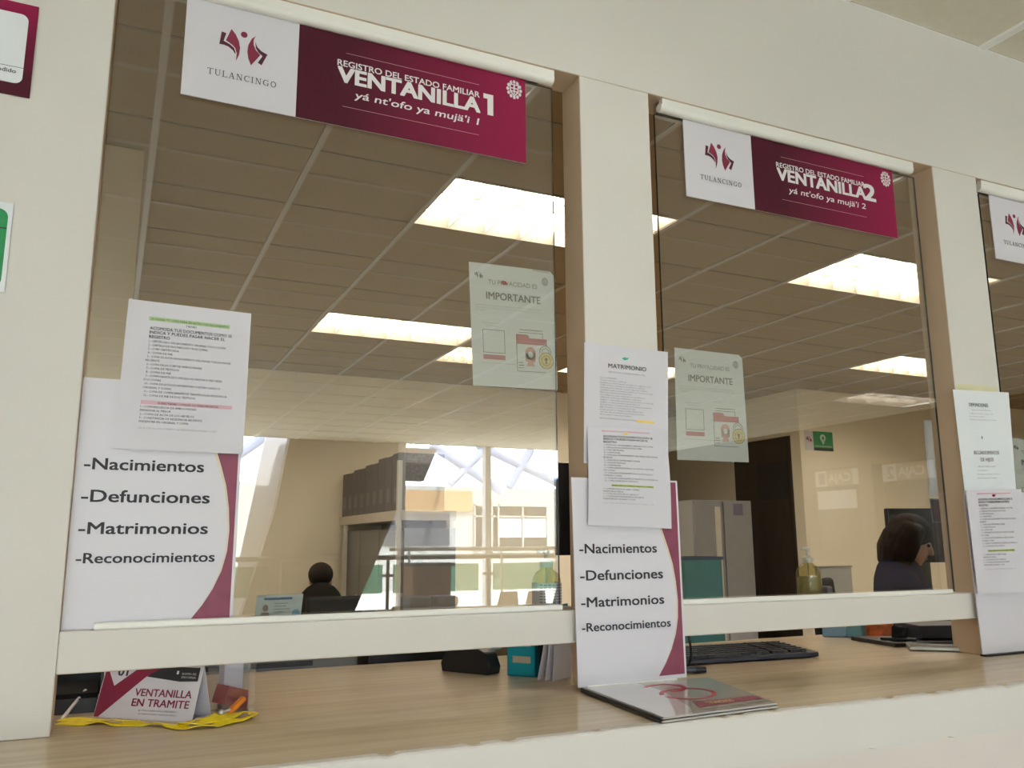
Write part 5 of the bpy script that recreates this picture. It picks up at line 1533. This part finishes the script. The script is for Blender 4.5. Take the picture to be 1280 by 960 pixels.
# inclined steel and cladding beside the hall, in perspective to the left
structure('column_inclined', MB().hexa([(1.65, ym(12.45), 0), (2.108, ym(12.45), 0), (2.108, ym(12.30), 0), (1.65, ym(12.30), 0)], [(2.221, ym(12.45), 3.453), (2.795, ym(12.45), 3.453), (2.795, ym(12.30), 3.453), (2.221, ym(12.30), 3.453)]), M['white_steel'])
cl = MB().hexa([(1.72, ym(11.95), 0), (3.34, ym(11.95), 0), (3.34, ym(11.70), 0), (1.72, ym(11.70), 0)], [(2.28, ym(11.95), 2.05), (4.20, ym(11.95), 2.05), (4.20, ym(11.70), 2.05), (2.28, ym(11.70), 2.05)])
cl.hexa([(2.28, ym(11.95), 2.05), (4.20, ym(11.95), 2.05), (4.20, ym(11.70), 2.05), (2.28, ym(11.70), 2.05)], [(2.52, ym(11.95), PZ + .5), (4.20, ym(11.95), PZ + .5), (4.20, ym(11.70), PZ + .5), (2.52, ym(11.70), PZ + .5)])
structure('wall_inclined', cl, M['shade_panel'])
structure('column_granite', MB().hexa([(4.22, ym(12.2), 2.55), (4.75, ym(12.2), 2.55), (4.75, ym(12.0), 2.55), (4.22, ym(12.0), 2.55)], [(4.22, ym(12.2), PZ), (4.98, ym(12.2), PZ), (4.98, ym(12.0), PZ), (4.22, ym(12.0), PZ)]),
          mat('speckled_granite', (0.20, 0.19, 0.18), 0.5, noise=0.95, scale=45))
structure('column_white', MB().box(4.12, 4.20, ym(11.45), ym(11.30), 0, PZ).box(5.58, 5.68, ym(11.45), ym(11.30), 0, PZ), M['white_steel'])

# guard rails: a dark one and a bright steel one
e = thing('guard_rail', 'dark bronze guard rail with teal glass panes at the edge of the hall', 'railing', (3, ym(11.0), 0))
MB().cyl((-6.9, ym(11.0), 1.305), (8.9, ym(11.0), 1.305), 0.035, n=14).build('handrail', M['dark_rail'], e, smooth=True)
for x in (-4.5, -2.8, -1.1, 0.6, 2.28, 3.85, 5.5, 7.1):
    p_ = MB().cyl((x, ym(11.0), 0), (x, ym(11.0), 1.275), 0.025, n=12).build('post', M['dark_rail'], e, smooth=True)
    MB().box(x - 0.10, x + 0.10, ym(11.02), ym(10.98), 1.02, 1.06).build('glass_clamp', M['dark_rail'], p_)
for x in (-4.4, -2.7, -1.0, 0.7, 2.38, 3.95, 5.6):
    MB().box(x, x + 1.40, ym(11.06), ym(11.048), 0.78, 1.20).build('glass_panel', M['rail_glass'], e)
e = thing('steel_rail', 'bright steel handrail on slim posts at the right side of the hall edge', 'railing', (5.5, ym(10.6), 0))
MB().cyl((3.75, ym(10.6), 1.43), (6.9, ym(10.6), 1.43), 0.03, n=14).cyl((3.75, ym(10.6), 1.34), (6.9, ym(10.6), 1.34), 0.012, n=10).build('handrail', M['white_metal'], e, smooth=True)
for x in (4.05, 5.55, 6.75):
    MB().cyl((x, ym(10.6), 0), (x, ym(10.6), 1.40), 0.018, n=12).build('post', M['white_metal'], e, smooth=True)


def waiting_chair(x, d, lab):
    e = thing('waiting_chair', lab, 'chair', (x, ym(d), 0), 'brown waiting chairs in the hall')
    y = ym(d)
    MB().hexa([(x - .2, y - .05, .46), (x + .2, y - .05, .46), (x + .2, y, .46), (x - .2, y, .46)], [(x - .13, y + .04, .84), (x + .13, y + .04, .84), (x + .13, y + .08, .84), (x - .13, y + .08, .84)]).build('backrest', M['brown_plastic'], e, bevel=0.015)
    MB().box(x - .21, x + .21, y - .44, y, .42, .455).build('seat', M['brown_plastic'], e, bevel=0.015)
    for u in (-.17, .17):
        for v in (-.38, -.04):
            MB().cyl((x + u * 1.1, y + v, 0), (x + u, y + v, .42), 0.012, n=8).build('leg', M['black'], e)
    return e


M['brown_plastic'] = mat('dark_brown_plastic', (0.030, 0.012, 0.008), 0.45)
waiting_chair(5.18, 9.6, 'dark brown waiting chair at the hall edge, leftmost in the reflection')
waiting_chair(5.62, 9.6, 'dark brown waiting chair at the hall edge, second in the reflection')
waiting_chair(6.06, 9.6, 'dark brown waiting chair at the hall edge, nearest the cashier wall')
e = thing('podium', 'orange-brown wooden podium standing in the hall', 'podium', (3.87, ym(9.3), 0))
MB().hexa([(3.62, ym(9.5), 0.04), (4.12, ym(9.5), 0.04), (4.12, ym(9.1), 0.04), (3.62, ym(9.1), 0.04)], [(3.60, ym(9.5), 1.22), (4.14, ym(9.5), 1.22), (4.14, ym(9.1), 1.22), (3.60, ym(9.1), 1.22)]).build('podium_body', wood_mat('orange_brown_wood', (0.30, 0.13, 0.045), (0.40, 0.19, 0.07), 0.4, (4, 4, 1)), e)
MB().box(3.56, 4.18, ym(9.54), ym(9.06), 1.22, 1.26).build('podium_top', M['dark_rail'], e)
MB().box(3.56, 4.18, ym(9.54), ym(9.06), 0, 0.04).build('plinth', M['dark_rail'], e)
e = thing('black_bench', 'black upholstered bench with grey cushions standing in the hall', 'bench', (3.5, ym(8.0), 0))
MB().box(3.10, 3.85, ym(8.4), ym(7.9), 0.35, 0.78).build('bench_body', M['black_soft'], e, bevel=0.03)
for x in (3.18, 3.52):
    MB().box(x, x + 0.28, ym(8.3), ym(7.95), 0.785, 0.90).build('cushion', M['grey_box'], e, bevel=0.03)
for x in (3.14, 3.78):
    for d in (8.36, 7.94):
        MB().box(x, x + .03, ym(d) - .015, ym(d) + .015, 0, 0.35).build('leg', M['black'], e)
